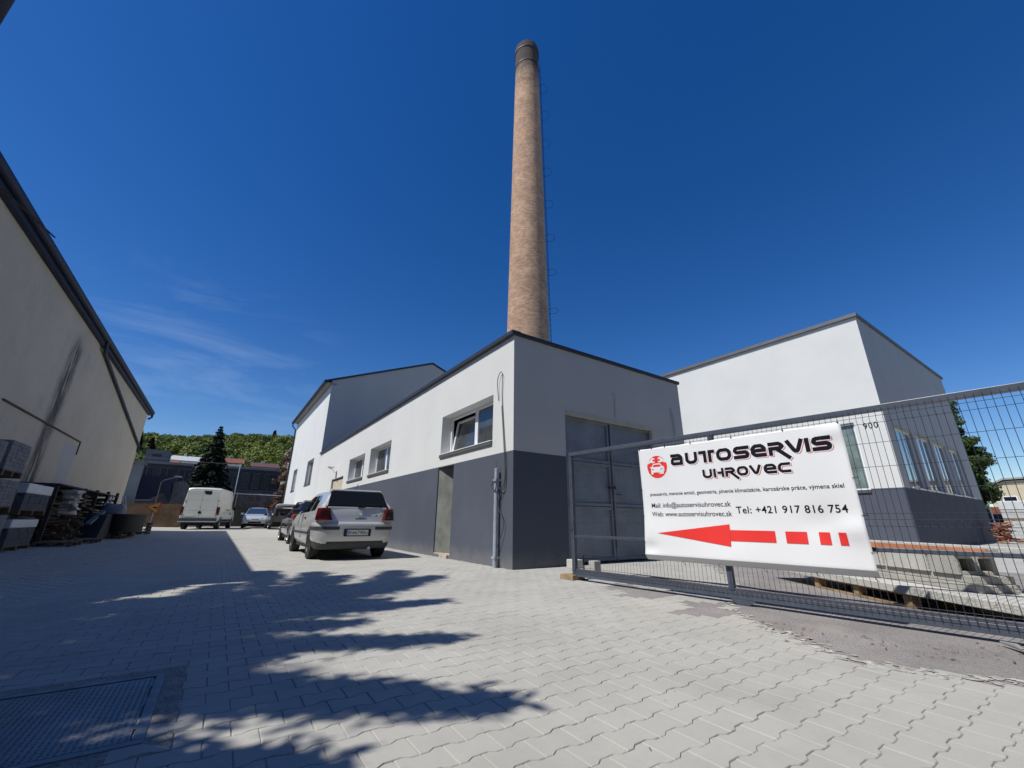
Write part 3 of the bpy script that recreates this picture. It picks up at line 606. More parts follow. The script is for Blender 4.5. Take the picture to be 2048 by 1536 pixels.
for (x, y, w, d, h, m_, lb) in ((6.0, 6.55, .22, .24, .16, PALEC, 'pale concrete block at the foot of the left garage door post'), (5.62, 5.62, .16, .14, .22, CONC, 'small grey concrete block standing just inside the gate corner')):
    mb = MB(); mb.box(x-w/2, x+w/2, y-d/2, y+d/2, 0, h); tag(mb.build('concrete_block', m_, off=(x, y, 0), bevel=.01), lb, 'concrete block')
# ------------------------------------------------------------ banner
BW = 2.385
def wave(u, z):
    s = min(1, max(0, (z-.45)/1.4))
    d = .006*math.sin(u*3.1+1.2) + .005*math.sin(u*7.3+z*3) + .010*math.sin(z*4.2+u*.8)*(.3+.7*(1-s))
    for (a, b_, r, h) in ((2.28, .82, .16, .016), (2.05, .88, .22, -.012), (.25, .75, .3, .008), (1.2, .5, .4, .010), (2.3, 1.78, .14, .012), (.08, .55, .12, -.014)):
        d += 1.7*h*math.exp(-((u-a)**2+(z-b_)**2*2.2)/(r*r))
    return d
def BP(u, z, n=0.0):          # banner surface point: u along, z height
    uu = u - .028*math.exp(-((z-.45)/.25)**2)*(1-u/BW) - .02*math.sin(math.pi*min(1, max(0, (z-.45)/1.4)))*(u/BW)*0
    return G(.0+uu+1.445, .072 + wave(u, z) + n, z)
root = empty('advertising_banner', BP(0, .42), 'white vinyl banner with red arrow and black lettering tied across the mesh gate', 'banner'); off = root.location
NU, NZ = 90, 56
mb = MB(); nrow = []
rows = [(.470+(1.865-.470)*j/NZ) for j in range(NZ+1)]
tail = [(.462, -.002), (.455, -.010), (.44, -.022), (.425, -.034), (.41, -.045), (.400, -.055)]
for i in range(NU+1):
    u = BW*i/NU
    for zz, nn in reversed(tail): mb.v.append(tuple(BP(u, zz, nn+.0)-GN*(0)))
    for zz in rows: mb.v.append(tuple(BP(u, zz-(.004+.006*math.sin(u*2.6*math.pi)**2)*(zz > 1.86))))
K = NZ+1+len(tail)
for i in range(NU):
    for j in range(K-1): mb.f.append((i*K+j, (i+1)*K+j, (i+1)*K+j+1, i*K+j+1)); mb.m.append(0)
sheet = mb.build('vinyl_sheet', VINYL, root, off, smooth=80)
sd = sheet.modifiers.new('thick', 'SOLIDIFY'); sd.thickness = .0015; sd.offset = -1
def onban(name, v, f, m_, n=.0012, u0=0, z0=0, parent=None):
    mb = MB(); mb.v = [tuple(BP(u0+a, z0+b, n)) for a, b in v]; mb.f = list(f); mb.m = [0]*len(f); return mb.build(name, m_, parent or root, off)
def subdiv(poly, step=.12):   # fan-free slicing: cut a convex polygon into thin vertical slabs so it follows the waves
    us = [p[0] for p in poly]; a, b = min(us), max(us); k = max(1, int((b-a)/step)); V_, F_ = [], []
    for i in range(k):
        lo, hi = a+(b-a)*i/k, a+(b-a)*(i+1)/k; P_ = poly
        for s, lim in ((1, lo), (-1, hi)):
            Q = []
            for p, q in zip(P_, P_[1:]+P_[:1]):
                ip, iq = s*(p[0]-lim) >= -1e-9, s*(q[0]-lim) >= -1e-9
                if ip: Q.append(p)
                if ip != iq: tt = (lim-p[0])/(q[0]-p[0]); Q.append((lim, p[1]+(q[1]-p[1])*tt))
            P_ = Q
            if not P_: break
        if len(P_) > 2: F_.append(tuple(range(len(V_), len(V_)+len(P_)))); V_ += P_
    return V_, F_
def strokes(paths, t):        # thick mitred polylines -> faces
    V_, F_ = [], []
    for path in paths:
        closed = path[0] == path[-1]; P_ = [Vector(p) for p in (path[:-1] if closed else path)]; k = len(P_); Lf, Rt = [], []
        for i in range(k):
            d0 = (P_[i]-P_[i-1]).normalized() if (i > 0 or closed) else None; d1 = (P_[(i+1) % k]-P_[i]).normalized() if (i < k-1 or closed) else None
            if d0 is None: d0 = d1
            if d1 is None: d1 = d0
            nn = Vector((-(d0+d1).y, (d0+d1).x)).normalized(); c_ = max(.5, nn.dot(Vector((-d0.y, d0.x))))
            Lf.append(P_[i]+nn*t/2/c_); Rt.append(P_[i]-nn*t/2/c_)
        rng_ = range(k if closed else k-1)
        for i in rng_:
            j = (i+1) % k; n_ = len(V_); V_ += [tuple(Rt[i]), tuple(Rt[j]), tuple(Lf[j]), tuple(Lf[i])]; F_.append((n_, n_+1, n_+2, n_+3))
    return V_, F_
def glyph(ch, w, h, t):
    i = t/2; Lx, Rx, B, T_, Mi = i, w-i, i, h-i, h*.50; c = min(.30*w, .22*h); q = c*.4
    def rc(p, a, b): return None
    if ch == 'A': return [[(0, T_), (Rx-c, T_), (Rx-q, T_-q), (Rx, T_-c), (Rx, 0)], [(Rx, Mi+.01), (Lx+q, Mi+.01), (Lx, Mi-q), (Lx, B+q), (Lx+q, B), (Rx, B)]]
    if ch == 'U': return [[(Lx, h), (Lx, B+c), (Lx+q, B+q), (Lx+c, B), (Rx-c, B), (Rx-q, B+q), (Rx, B+c), (Rx, h)]]
    if ch == 'T': return [[(0, T_), (w*.38, T_), (w*.38+.0001, 0)], [(w, T_), (w*.62+t*.35, T_), (w*.62+t*.35, 0)]]
    if ch == 'O': return [[(Lx, B+c), (Lx+q, B+q), (Lx+c, B), (Rx-c, B), (Rx-q, B+q), (Rx, B+c), (Rx, T_-c), (Rx-q, T_-q), (Rx-c, T_), (Lx+c, T_), (Lx+q, T_-q), (Lx, T_-c), (Lx, B+c)]]
    if ch == 'S': return [[(w, T_), (Lx+q*2, T_), (Lx+q*.6, T_-q*.6), (Lx, T_-q*2), (Lx, Mi+q*1.6), (Lx+q, Mi+q*.4), (Lx+q*2, Mi), (Rx-q*2, Mi), (Rx-q*.6, Mi-q*.6), (Rx, Mi-q*2), (Rx, B+q*2), (Rx-q*.6, B+q*.6), (Rx-q*2, B), (0, B)]]
    if ch == 'E': return [[(w, B), (Lx+c, B), (Lx+q, B+q), (Lx, B+c), (Lx, T_-c), (Lx+q, T_-q), (Lx+c, T_), (Rx-c, T_), (Rx-q, T_-q), (Rx, T_-c), (Rx, Mi), (Lx+t*.5, Mi)]]
    if ch == 'R': return [[(0, T_), (Rx-c, T_), (Rx-q, T_-q), (Rx, T_-c), (Rx, Mi+q*1.5), (Rx-q, Mi+q*.5), (Rx-c, Mi), (Lx, Mi), (Lx, 0)], [(w*.55, Mi-t*.2), (w*1.28, -h*.30)]]
    if ch == 'V': return [[(Lx*.6, h), (w*.40, B+q*1.4), (w*.47, B+q*.5), (w*.56, B+q*.5), (w*.63, B+q*1.5), (w-i, h)]]
    if ch == 'I': return [[(w/2, 0), (w/2, h)]]
    if ch == 'H': return [[(Lx, 0), (Lx, h)], [(Lx+t*1.15, Mi), (Rx-t*.5, Mi)], [(Rx, 0), (Rx, h)]]
    if ch == 'C': return [[(w, T_), (Lx+c, T_), (Lx+q, T_-q), (Lx, T_-c), (Lx, B+c), (Lx+q, B+q), (Lx+c, B), (w, B)]]
def word(name, items, zb, h, t, sl=0.0):
    paths = []
    for ch, a, b in items: paths += [[(x+a, y+zb) for x, y in p] for p in glyph(ch, b-a, h, t)]
    w = root
    for m_, dx, dz, tt, n, nm in ((REDL, .013, -.013, t*1.0, .0010, 'red_lettering'), (VINYL, .006, -.006, t*1.08, .0016, 'white_outline'), (INK, 0, 0, t, .0022, 'black_lettering')):
        V_, F_ = strokes(paths, tt)
        mb = MB(); mb.v = [tuple(BP(a+dx, b+dz, n+.00004*(k % 7))) for k, (a, b) in enumerate(V_)]
        mb.v = []; 
        for q, f_ in enumerate(F_):
            for ii in f_: mb.v.append(tuple(BP(V_[ii][0]+dx, V_[ii][1]+dz, n+.00005*(q % 9))))
            mb.f.append((4*q, 4*q+1, 4*q+2, 4*q+3)); mb.m.append(0)
        mb.build(nm, m_, root, off)
word('title', [('A', .488, .655), ('U', .690, .850), ('T', .870, 1.075), ('O', 1.095, 1.275), ('S', 1.300, 1.480), ('E', 1.495, 1.660), ('R', 1.682, 1.845), ('V', 1.862, 2.040), ('I', 2.045, 2.085), ('S', 2.105, 2.280)], 1.590, .150, .042)
word('town', [('U', .890, 1.010), ('H', 1.028, 1.155), ('R', 1.172, 1.290), ('O', 1.310, 1.435), ('V', 1.450, 1.580), ('E', 1.600, 1.730), ('C', 1.745, 1.870)], 1.398, .108, .030)
def line(name, body, u0, u1, zb, cap, m_=INK, track=1.0, fat=.008):
    v, f = text2d(body, w=u1-u0, h=cap, track=track, fat=fat); onban(name, v, f, m_, .0022, u0, zb)
line('services_text', 'pneuservis, meranie emisií, geometria, plnenie klimatizácie, karosárske práce, výmena skiel', .122, 2.296, 1.213, .044)
line('mail_text', 'Mail: info@autoservisuhrovec.sk', .128, 1.172, 1.058, .060)
line('web_text', 'Web: www.autoservisuhrovec.sk', .123, 1.169, .947, .060)
line('phone_text', 'Tel: +421 917 816 754', 1.224, 2.280, .978, .076, track=1.08, fat=.012)
for nm, polys in (('arrow', ([(.197, .737), (1.122, .857), (1.122, .612)], [(1.1225, .793), (1.597, .793), (1.597, .674), (1.1225, .674)])), ('arrow_dash', ([(1.695, .791), (1.889, .791), (1.889, .674), (1.695, .674)],)), ('arrow_dash', ([(1.990, .791), (2.085, .791), (2.085, .674), (1.990, .674)],)), ('arrow_dash', ([(2.156, .791), (2.222, .791), (2.222, .674), (2.156, .674)],))):
    V_, F_ = [], []
    for poly in polys: v, f = subdiv(poly, .05); F_ += [tuple(i+len(V_) for i in q) for q in f]; V_ += v
    onban(nm, V_, F_, RED, .0045)

# round emblem: red shield, two spanners, white car
def disc(cx_, cz, rx, rz_, k=40, a0=0, a1=6.2832): return [(cx_+rx*math.cos(a0+(a1-a0)*i/k), cz+rz_*math.sin(a0+(a1-a0)*i/k)) for i in range(k+(0 if a1-a0 > 6.2 else 1))]
E0, EZ = .274, 1.597
def em(pts): return [(E0+x*.150, EZ+z*.150) for x, z in pts]
shield = em([(-1, .28), (-.55, .42), (-.25, .38), (0, .34), (.25, .38), (.55, .42), (1, .28), (1.02, -.1), (.9, -.5), (.62, -.82), (.3, -.98), (0, -1.02), (-.3, -.98), (-.62, -.82), (-.9, -.5), (-1.02, -.1)])
cap_ = em([(-.82, .58), (-.55, .82), (-.28, .96), (0, 1.0), (.28, .96), (.55, .82), (.82, .58), (.45, .78), (.2, .80), (.0, .50), (-.2, .80), (-.45, .78)])
neck = em([(-.16, .72), (.16, .72), (.22, .3), (-.22, .3)])
ep = [[tuple(range(len(shield)))], shield]
for nm, ps, m_, n in (('emblem_print', [shield, cap_, neck], RED, .0012), ('emblem_print', [em(disc(-.36, .60, .24, .24, 20)), em(disc(.36, .60, .24, .24, 20)), em([(-.62, .42), (-.36, .42), (-.36, .58), (-.95, .46)]), em([(.62, .42), (.36, .42), (.36, .58), (.95, .46)])], VINYL, .0024),
        ('emblem_print', [em(disc(-.28, .60, .12, .10, 16)), em(disc(.28, .60, .12, .10, 16)), em([(-.30, .68), (.30, .68), (.30, .54), (-.30, .54)])], RED, .0034),
        ('emblem_print', [em([(-.42, .22), (-.30, .30), (.30, .30), (.42, .22), (.56, -.02), (.62, -.10), (.64, -.66), (.44, -.66), (.40, -.50), (-.40, -.50), (-.44, -.66), (-.64, -.66), (-.62, -.10), (-.56, -.02)]), em([(-.74, .02), (-.52, .02), (-.52, -.06), (-.74, -.04)]), em([(.74, .02), (.52, .02), (.52, -.06), (.74, -.04)])], VINYL, .0044),
        ('emblem_print', [em([(-.33, .20), (.33, .20), (.43, .0), (-.43, .0)])], RED, .0054), ('emblem_print', [em([(-.54, -.16), (-.32, -.24), (-.36, -.28), (-.52, -.24)]), em([(.54, -.16), (.32, -.24), (.36, -.28), (.52, -.24)])], INK, .0054)):
    mb = MB()
    for q, p in enumerate(ps): mb.face([BP(a, b, n+.0003*q) for a, b in p])
    mb.build(nm, m_, root, off)
mb = MB()
for u in (.02, .22, .42, .78, 1.30, 1.86, 2.365):
    a = BP(u, 1.857, .003); mb.lathe([(.004, -.001), (.009, -.001), (.009, .002), (.004, .002)], tuple(a), 'x', 10, cap=False)
    mb.tube([a+GN*.006, a+Vector((0, 0, .02))+GN*.004, a+Vector((0, 0, .03))-GN*.03], .003, 4)
for z in (.62, .95, 1.3):
    for u, s in ((.012, -1), (BW-.012, 1)): a = BP(u, z, .003); mb.tube([a+GN*.004, a+GU*.02*s+GN*.006, a+GU*.045*s-GN*.012, a+GU*.05*s+GN*.008+Vector((0, 0, .012))], .003, 4)
for u in (.1, .5, .95, 1.42, 1.9, 2.35): a = BP(u, .405, -.045); mb.tube([a+GN*.012, a-Vector((0, 0, .02)), a-Vector((0, 0, .035))+GU*.02-GN*.02], .003, 4)
mb.build('zip_ties', BLACKP, root, off)

# ------------------------------------------------------------ pallet with concrete blocks behind the gate
A_ = Vector((.575, .818, 0)); B_ = Vector((.818, -.575, 0)); S0 = Vector((6.42, 1.62, 0))
def Q(a, b, z): return S0 + A_*a + B_*b + Vector((0, 0, z))
def qbox(mb, a0, a1, b0, b1, z0, z1, mi=0): return mb.box(a0, a1, b0, b1, z0, z1, mi, T=lambda p: Q(p.x, p.y, p.z))
def pallet(name, Tf, label, L_=1.2, Wd=.8, m_=WOOD, group=None, loc=None):
    r = empty(name, loc if loc is not None else Tf(Vector((0, 0, 0))), label, 'pallet', group); o_ = r.location
    mb = MB()
    for j in range(3):
        for i in range(3): mb.box(i*(L_-.10)/2, i*(L_-.10)/2+.10, j*(Wd-.10)/2, j*(Wd-.10)/2+.10, .022, .10, T=Tf)
        mb.box(0, L_, j*(Wd-.10)/2, j*(Wd-.10)/2+.10, 0, .021, T=Tf)
    mb.build('bearer_slats', m_, r, o_)
    mb = MB()
    for i in range(3): mb.box(i*(L_-.10)/2, i*(L_-.10)/2+.10, 0, Wd, .101, .12, T=Tf)
    for j in range(5): mb.box(0, L_, j*(Wd-.11)/4, j*(Wd-.11)/4+.11, .121, .14, T=Tf)
    mb.build('deck_slats', m_, r, o_); return r
pallet('pallet', lambda p: Q(p.x+.05, p.y+.02, p.z), 'weathered wooden pallet carrying the long pale concrete slab just behind the gate', 1.55, .95)
mb = MB(); qbox(mb, -1.3, 2.6, -.03, 1.0, .142, .225); tag(mb.build('concrete_slab', PALEC, off=Q(0, 0, .14), bevel=.006), 'long pale concrete slab lying on the pallet behind the gate', 'concrete slab')
SG = 'concrete beams stacked on the slab'
for (b0, b1, z0, z1, a0, lb) in ((.30, .52, .228, .30, -.45, 'lower left concrete beam of the stack on the slab'), (.53, .76, .228, .30, -.40, 'lower right concrete beam of the stack on the slab'), (.33, .75, .303, .375, -.38, 'wide upper concrete beam under the hollow block')):
    mb = MB(); qbox(mb, a0, 2.3, b0, b1, z0, z1); tag(mb.build('concrete_beam', CONC, off=Q(a0, b0, z0), bevel=.006), lb, 'concrete beam', SG)
# hollow twin-flue blocks
for k, (a0, a1, lb) in enumerate(((-.28, .02, 'hollow concrete block with two square flues at the near end of the stack'), (.05, .62, 'second longer pale hollow concrete block behind the near one'), (.65, 1.5, 'third hollow concrete block farthest from the stack end'))):
    mb = MB(); b0, b1, z0, z1 = .30, .72, .378, .565; h1, h2 = (.345, .495), (.545, .675)
    qbox(mb, a0, a1, b0, h1[0], z0, z1); qbox(mb, a0, a1, h1[1], h2[0], z0, z1); qbox(mb, a0, a1, h2[1], b1, z0, z1)
    for h in (h1, h2): qbox(mb, a0, a1, h[0]+.001, h[1]-.001, z0, z0+.035); qbox(mb, a0, a1, h[0]+.001, h[1]-.001, z1-.03, z1)
    tag(mb.build('hollow_block', PALEC if k else CONC, off=Q(a0, b0, z0), bevel=.004), lb, 'hollow block', 'hollow blocks on the stack')
# brick-faced lintels
root = empty('brick_lintel', Q(-.5, .05, .57), 'long orange brick-faced lintel lying on top of the concrete stack', 'lintel'); 
mb = MB(); 
for k in range(13): qbox(mb, -.62+k*.25, -.62+k*.25+.246, .300, .318, .570, .650)
mb.build('brick_facing', mat('orange_brick', (.50, .20, .10), .9, var=.18, vs=6, bump=.3), root, root.location)
mb = MB(); qbox(mb, -.62, 2.62, .319, .42, .570, .648)
for k in range(5): qbox(mb, -.6235, -.6205, .33+k*.018, .338+k*.018, .582, .590)
mb.build('concrete_core', CONC, root, root.location)
mb = MB(); qbox(mb, -.75, 2.0, .55, .74, .568, .66); tag(mb.build('concrete_lintel', PALEC, off=Q(-.75, .55, .568), bevel=.004), 'pale concrete lintel lying behind the orange brick lintel', 'lintel')
# slab on the ground to the right
mb = MB(); qbox(mb, -2.6, -.1, .55, 2.2, .0, .05); tag(mb.build('concrete_slab', PALEC, off=Q(-2.6, .55, 0), bevel=.006), 'flat pale concrete slab on the ground at the right edge behind the gate', 'concrete slab')
cable([(5.35, 4.9, .006), (5.75, 4.85, .012), (6.1, 4.75, .01), (6.3, 4.1, .008), (6.4, 3.5, .008), (6.3, 2.9, .008), (6.25, 2.2, .01), (6.1, 1.5, .008), (6.0, .9, .008)], 'thin black hose lying on the ground just behind the mesh gate', r=.011, m=BLACKP, name='garden_hose')
# rubbish at the right edge
mb = MB()
for k in range(40):
    a = random.uniform(0, 6.28); c = Vector((4.96+random.gauss(0, .07), .50+random.gauss(0, .06), .02+random.uniform(0, .07))); d = Vector((math.cos(a), math.sin(a), random.uniform(-.2, .2)))*random.uniform(.03, .09)
    mb.tube([c-d, c+d], .006, 4, mi=k % 2)
tag(mb.build('kindling_heap', [WOOD, MATS['dead_leaf']], off=(4.96, .5, 0)), 'small heap of reddish kindling under the right end of the gate', 'wood scraps')
mb = MB(); mb.tube([(4.84, .68, .03), (4.98, .74, .035), (5.1, .84, .03)], [.006, .020, .008], 8); tag(mb.build('crushed_bottle', mat('clear_plastic', (.30, .32, .32), .15, var=.2), off=(4.95, .72, 0), smooth=50), 'crushed clear bottle lying beside the kindling under the gate', 'bottle')

# ------------------------------------------------------------ shaded stacks along the left hall
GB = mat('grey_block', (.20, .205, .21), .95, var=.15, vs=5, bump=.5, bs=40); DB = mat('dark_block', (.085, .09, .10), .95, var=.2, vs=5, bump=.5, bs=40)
WRAP = mat('white_wrap', (.55, .58, .60), .35, var=.1, vs=6, bump=.6, bs=9)
def blockstack(x0, x1, y0, y1, z0, z1, label, m_=GB, gap=.005, h=.08, bl=.2, wrap=None, group='pallets of paving blocks by the left hall'):
    r = empty('block_pallet', ((x0+x1)/2, (y0+y1)/2, z0), label, 'pallet', group); o_ = r.location
    mb = MB(); mb.box(x0, x1, y0, y1, z0+.11, z0+.135)
    for yy in (y0, (y0+y1)/2-.05, y1-.1): mb.box(x0, x1, yy, yy+.1, z0, z0+.109)
    mb.build('pallet_base', DWOOD, r, o_)
    mb = MB(); z = z0+.137; k = 0
    while z+h < z1+.01:
        yy = y0+.01
        while yy < y1-.03:
            e = min(yy+bl, y1-.005); xx = x0+random.uniform(0, .012)
            mb.box(xx, x1+random.uniform(-.012, .004), yy, e-gap, z, z+h-gap*1.1); yy += bl
        z += h; k += 1
    mb.build('block_layers', m_, r, o_)
    if wrap:
        za, zb = wrap; mb = MB(); mb.box(x0-.01, x1+.012, y0-.012, y1+.004, za, zb); mb.build('white_wrapping', WRAP, r, o_, bevel=.02)
    return r
zb_ = .05
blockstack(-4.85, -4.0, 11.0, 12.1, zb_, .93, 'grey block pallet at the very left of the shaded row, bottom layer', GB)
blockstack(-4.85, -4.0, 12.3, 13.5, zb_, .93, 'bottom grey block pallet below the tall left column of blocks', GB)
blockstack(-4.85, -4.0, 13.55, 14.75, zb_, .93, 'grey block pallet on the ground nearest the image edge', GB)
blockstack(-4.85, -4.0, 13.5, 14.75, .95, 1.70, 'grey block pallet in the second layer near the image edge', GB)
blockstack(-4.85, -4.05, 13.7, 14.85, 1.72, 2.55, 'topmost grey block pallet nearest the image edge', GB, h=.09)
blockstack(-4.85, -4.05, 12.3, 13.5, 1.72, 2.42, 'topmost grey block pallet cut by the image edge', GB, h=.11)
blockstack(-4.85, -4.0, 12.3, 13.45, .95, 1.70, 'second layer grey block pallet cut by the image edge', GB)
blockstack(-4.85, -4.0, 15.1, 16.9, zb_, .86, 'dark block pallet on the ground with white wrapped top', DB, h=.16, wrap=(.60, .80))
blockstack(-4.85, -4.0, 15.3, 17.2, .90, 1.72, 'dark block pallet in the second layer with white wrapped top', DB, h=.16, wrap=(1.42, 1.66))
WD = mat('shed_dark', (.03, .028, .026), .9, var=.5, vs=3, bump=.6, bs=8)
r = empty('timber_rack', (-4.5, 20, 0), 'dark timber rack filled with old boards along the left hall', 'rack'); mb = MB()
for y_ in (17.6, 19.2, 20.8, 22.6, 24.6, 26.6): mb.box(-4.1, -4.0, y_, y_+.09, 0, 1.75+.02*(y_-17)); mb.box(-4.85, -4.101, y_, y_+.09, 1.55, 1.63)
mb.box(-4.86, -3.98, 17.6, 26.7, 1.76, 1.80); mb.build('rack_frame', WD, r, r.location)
mb = MB()
for k in range(120):
    y_ = random.uniform(17.7, 26.0); z = random.uniform(.1, 1.55); mb.box(-4.8, -4.1+random.uniform(-.1, .25), y_, y_+random.uniform(.1, .9), z, z+random.uniform(.02, .06))
mb.build('old_boards', [mat('old_boards', (.06, .045, .03), .95, var=.6, vs=3)], r, r.location)
def lump(name, c, s, m_, label, cat, seed=0, amp=.18, group=None, k=18):
    rr = random.Random(seed); mb = MB(); nu, nv = k, k//2
    ph = [(rr.uniform(0, 6), rr.uniform(1, 5), rr.uniform(1, 5)) for _ in range(6)]
    for j in range(nv+1):
        for i in range(nu):
            a, b_ = 6.2832*i/nu, -1.5708+3.1416*j/nv; x, y_, z = math.cos(a)*math.cos(b_), math.sin(a)*math.cos(b_), math.sin(b_)
            d = 1+amp*sum(math.sin(p+q*x*2+w*z*2+q*y_) for p, q, w in ph)/3
            x, y_, z = [math.copysign(abs(q)**.6, q) for q in (x, y_, z)]
            mb.v.append((c[0]+x*s[0]*d, c[1]+y_*s[1]*d, max(c[2]-s[2], c[2]+z*s[2]*d)))
    for j in range(nv):
        for i in range(nu): mb.f.append((j*nu+i, j*nu+(i+1) % nu, (j+1)*nu+(i+1) % nu, (j+1)*nu+i)); mb.m.append(0)
    return tag(mb.build(name, m_, off=(c[0], c[1], c[2]-s[2]), smooth=50), label, cat, group)
for k in range(5): lump('white_sack', (-4.05+.03*math.sin(k*2.2), 19.35+.07*math.sin(k*4), 1.0+k*.155), (.26, .36, .088), mat('sack_cloth', (.50, .48, .42), .8, bump=.5, bs=14), ['bottom white sack of the pile in the timber rack', 'second lowest white sack in the timber rack', 'middle white sack of the pile in the timber rack', 'second white sack from the top in the timber rack', 'topmost white sack of the pile in the timber rack'][k], 'sack', k+3, .22, 'white sacks piled in the rack')
mb = MB()
for k in range(60):
    y_ = random.uniform(18.6, 20.4); z = random.uniform(.06, .8); mb.tube([(-4.3, y_, z), (-3.75+random.uniform(-.1, .1), y_+random.uniform(-.2, .2), z+random.uniform(-.05, .05))], random.uniform(.03, .06), 7)
tag(mb.build('firewood_pile', mat('bark_wood', (.10, .07, .04), .95, var=.6, vs=8), off=(-4, 19.4, 0)), 'pile of short firewood logs under the white sacks', 'firewood', kind='stuff')
r = lump('big_bag', (-3.7, 24.6, 1.0), (.42, .62, .42), mat('bag_cloth', (.17, .185, .215), .7, var=.15, vs=3, bump=.8, bs=6), 'pale blue-grey bulk bag standing behind the black tub', 'bulk bag', 3, .1)
mb = MB()
for a in range(4): x_, y_ = -3.7+(.3 if a % 2 else -.3), 24.6+(.4 if a//2 else -.4); mb.tube([(x_, y_, 1.3), (x_*.6-3.7*.4, y_*.5+12.3, 1.75)], .025, 5)
mb.build('lifting_strap', mat('strap', (.4, .42, .46), .7), r, r.location+Vector((0, 0, .0)))
# black tub
prof = [(0, 0), (1.0, 0), (1.12, .62), (1.17, .64), (1.17, .70), (1.08, .70), (.98, .10), (0, .10)]
mb = MB(); mb.lathe(prof, (0, 0, 0), k=32, cap=False)
mb.v = [(-3.25+x*.62, 24.3+y_*1.75, .30+z) for x, y_, z in mb.v]
tag(mb.build('black_tub', BLACKP, off=(-3.25, 24.3, .3), smooth=40), 'large oval black plastic tub resting on pallets in the shade', 'tub')
blk = mat('black_sheet', (.010, .011, .014), .8, var=.3, bump=.5, bs=5)
mb = MB(); mb.prism([(-3.9, 20.6, .12), (-3.9, 22.6, .12), (-3.9, 22.6, 1.0), (-3.9, 21.4, .95)], (.55, 0, 0)); tag(mb.build('black_sheet', blk, off=(-3.6, 21.6, .1)), 'upright black sheet leaning between the timber rack and the tub', 'sheet')
mb = MB(); mb.prism([(-3.7, 20.4, .62), (-3.7, 22.2, 1.04), (-3.7, 22.2, 1.12), (-3.7, 20.4, .70)], (.14, 0, 0)); tag(mb.build('plastic_channel', mat('grey_channel', (.12, .125, .135), .7), off=(-3.7, 20, .6)), 'pale grey plastic channel propped in front of the timber rack', 'channel')
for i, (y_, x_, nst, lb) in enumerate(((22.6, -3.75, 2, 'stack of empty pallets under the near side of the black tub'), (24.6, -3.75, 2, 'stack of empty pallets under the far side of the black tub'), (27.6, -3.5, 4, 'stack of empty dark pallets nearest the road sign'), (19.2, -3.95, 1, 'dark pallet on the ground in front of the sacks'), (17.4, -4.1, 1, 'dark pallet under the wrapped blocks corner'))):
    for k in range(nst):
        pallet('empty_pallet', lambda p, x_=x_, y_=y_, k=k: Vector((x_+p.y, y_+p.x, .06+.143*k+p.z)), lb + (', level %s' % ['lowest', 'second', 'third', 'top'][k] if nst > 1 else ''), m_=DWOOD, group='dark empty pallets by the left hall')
mb = MB(); mb.box(-3.7, -3.05, 27.7, 28.8, .64, .80); tag(mb.build('black_crate', BLACKP, off=(-3.3, 28.2, .64), bevel=.02), 'low black crate on top of the dark pallets nearest the road sign', 'crate')
# road works sign
sx, sy = -3.05, 31.0
root = empty('road_sign', (sx, sy, .1), 'small orange triangular road works sign on a thin leaning post', 'sign')
mb = MB(); mb.tube([(sx, sy, .1), (sx+.03, sy, 1.3)], .025, 8); mb.tube([(sx-.14, sy+.05, .1), (sx-.05, sy, .75)], .018, 6); mb.build('post', STEELG, root, root.location, smooth=50)
rot = Matrix.Rotation(R(-84), 3, 'Y'); cS = Vector((sx+.05, sy-.04, 1.42))
def tri(r, y_): return [cS + rot @ Vector((r*math.sin(q), y_, r*math.cos(q))) for q in (0, R(120), R(240))]
mb = MB(); mb.prism(tri(.44, 0), (0, .012, 0)); mb.build('sign_border', mat('sign_red', (.55, .06, .03), .5), root, root.location)
mb = MB(); mb.face(tri(.34, -.003)); mb.build('sign_face', mat('sign_orange', (.85, .42, .10), .5), root, root.location)
mb = MB(); mb.face([cS+rot @ Vector(p) for p in ((-.04, -.006, .10), (.03, -.006, .08), (.02, -.006, -.06), (-.05, -.006, -.03))]); mb.face([cS+rot @ Vector(p) for p in ((-.10, -.006, -.12), (.06, -.006, -.12), (.0, -.006, -.04))]); mb.build('sign_symbol', BLACKP, root, root.location)

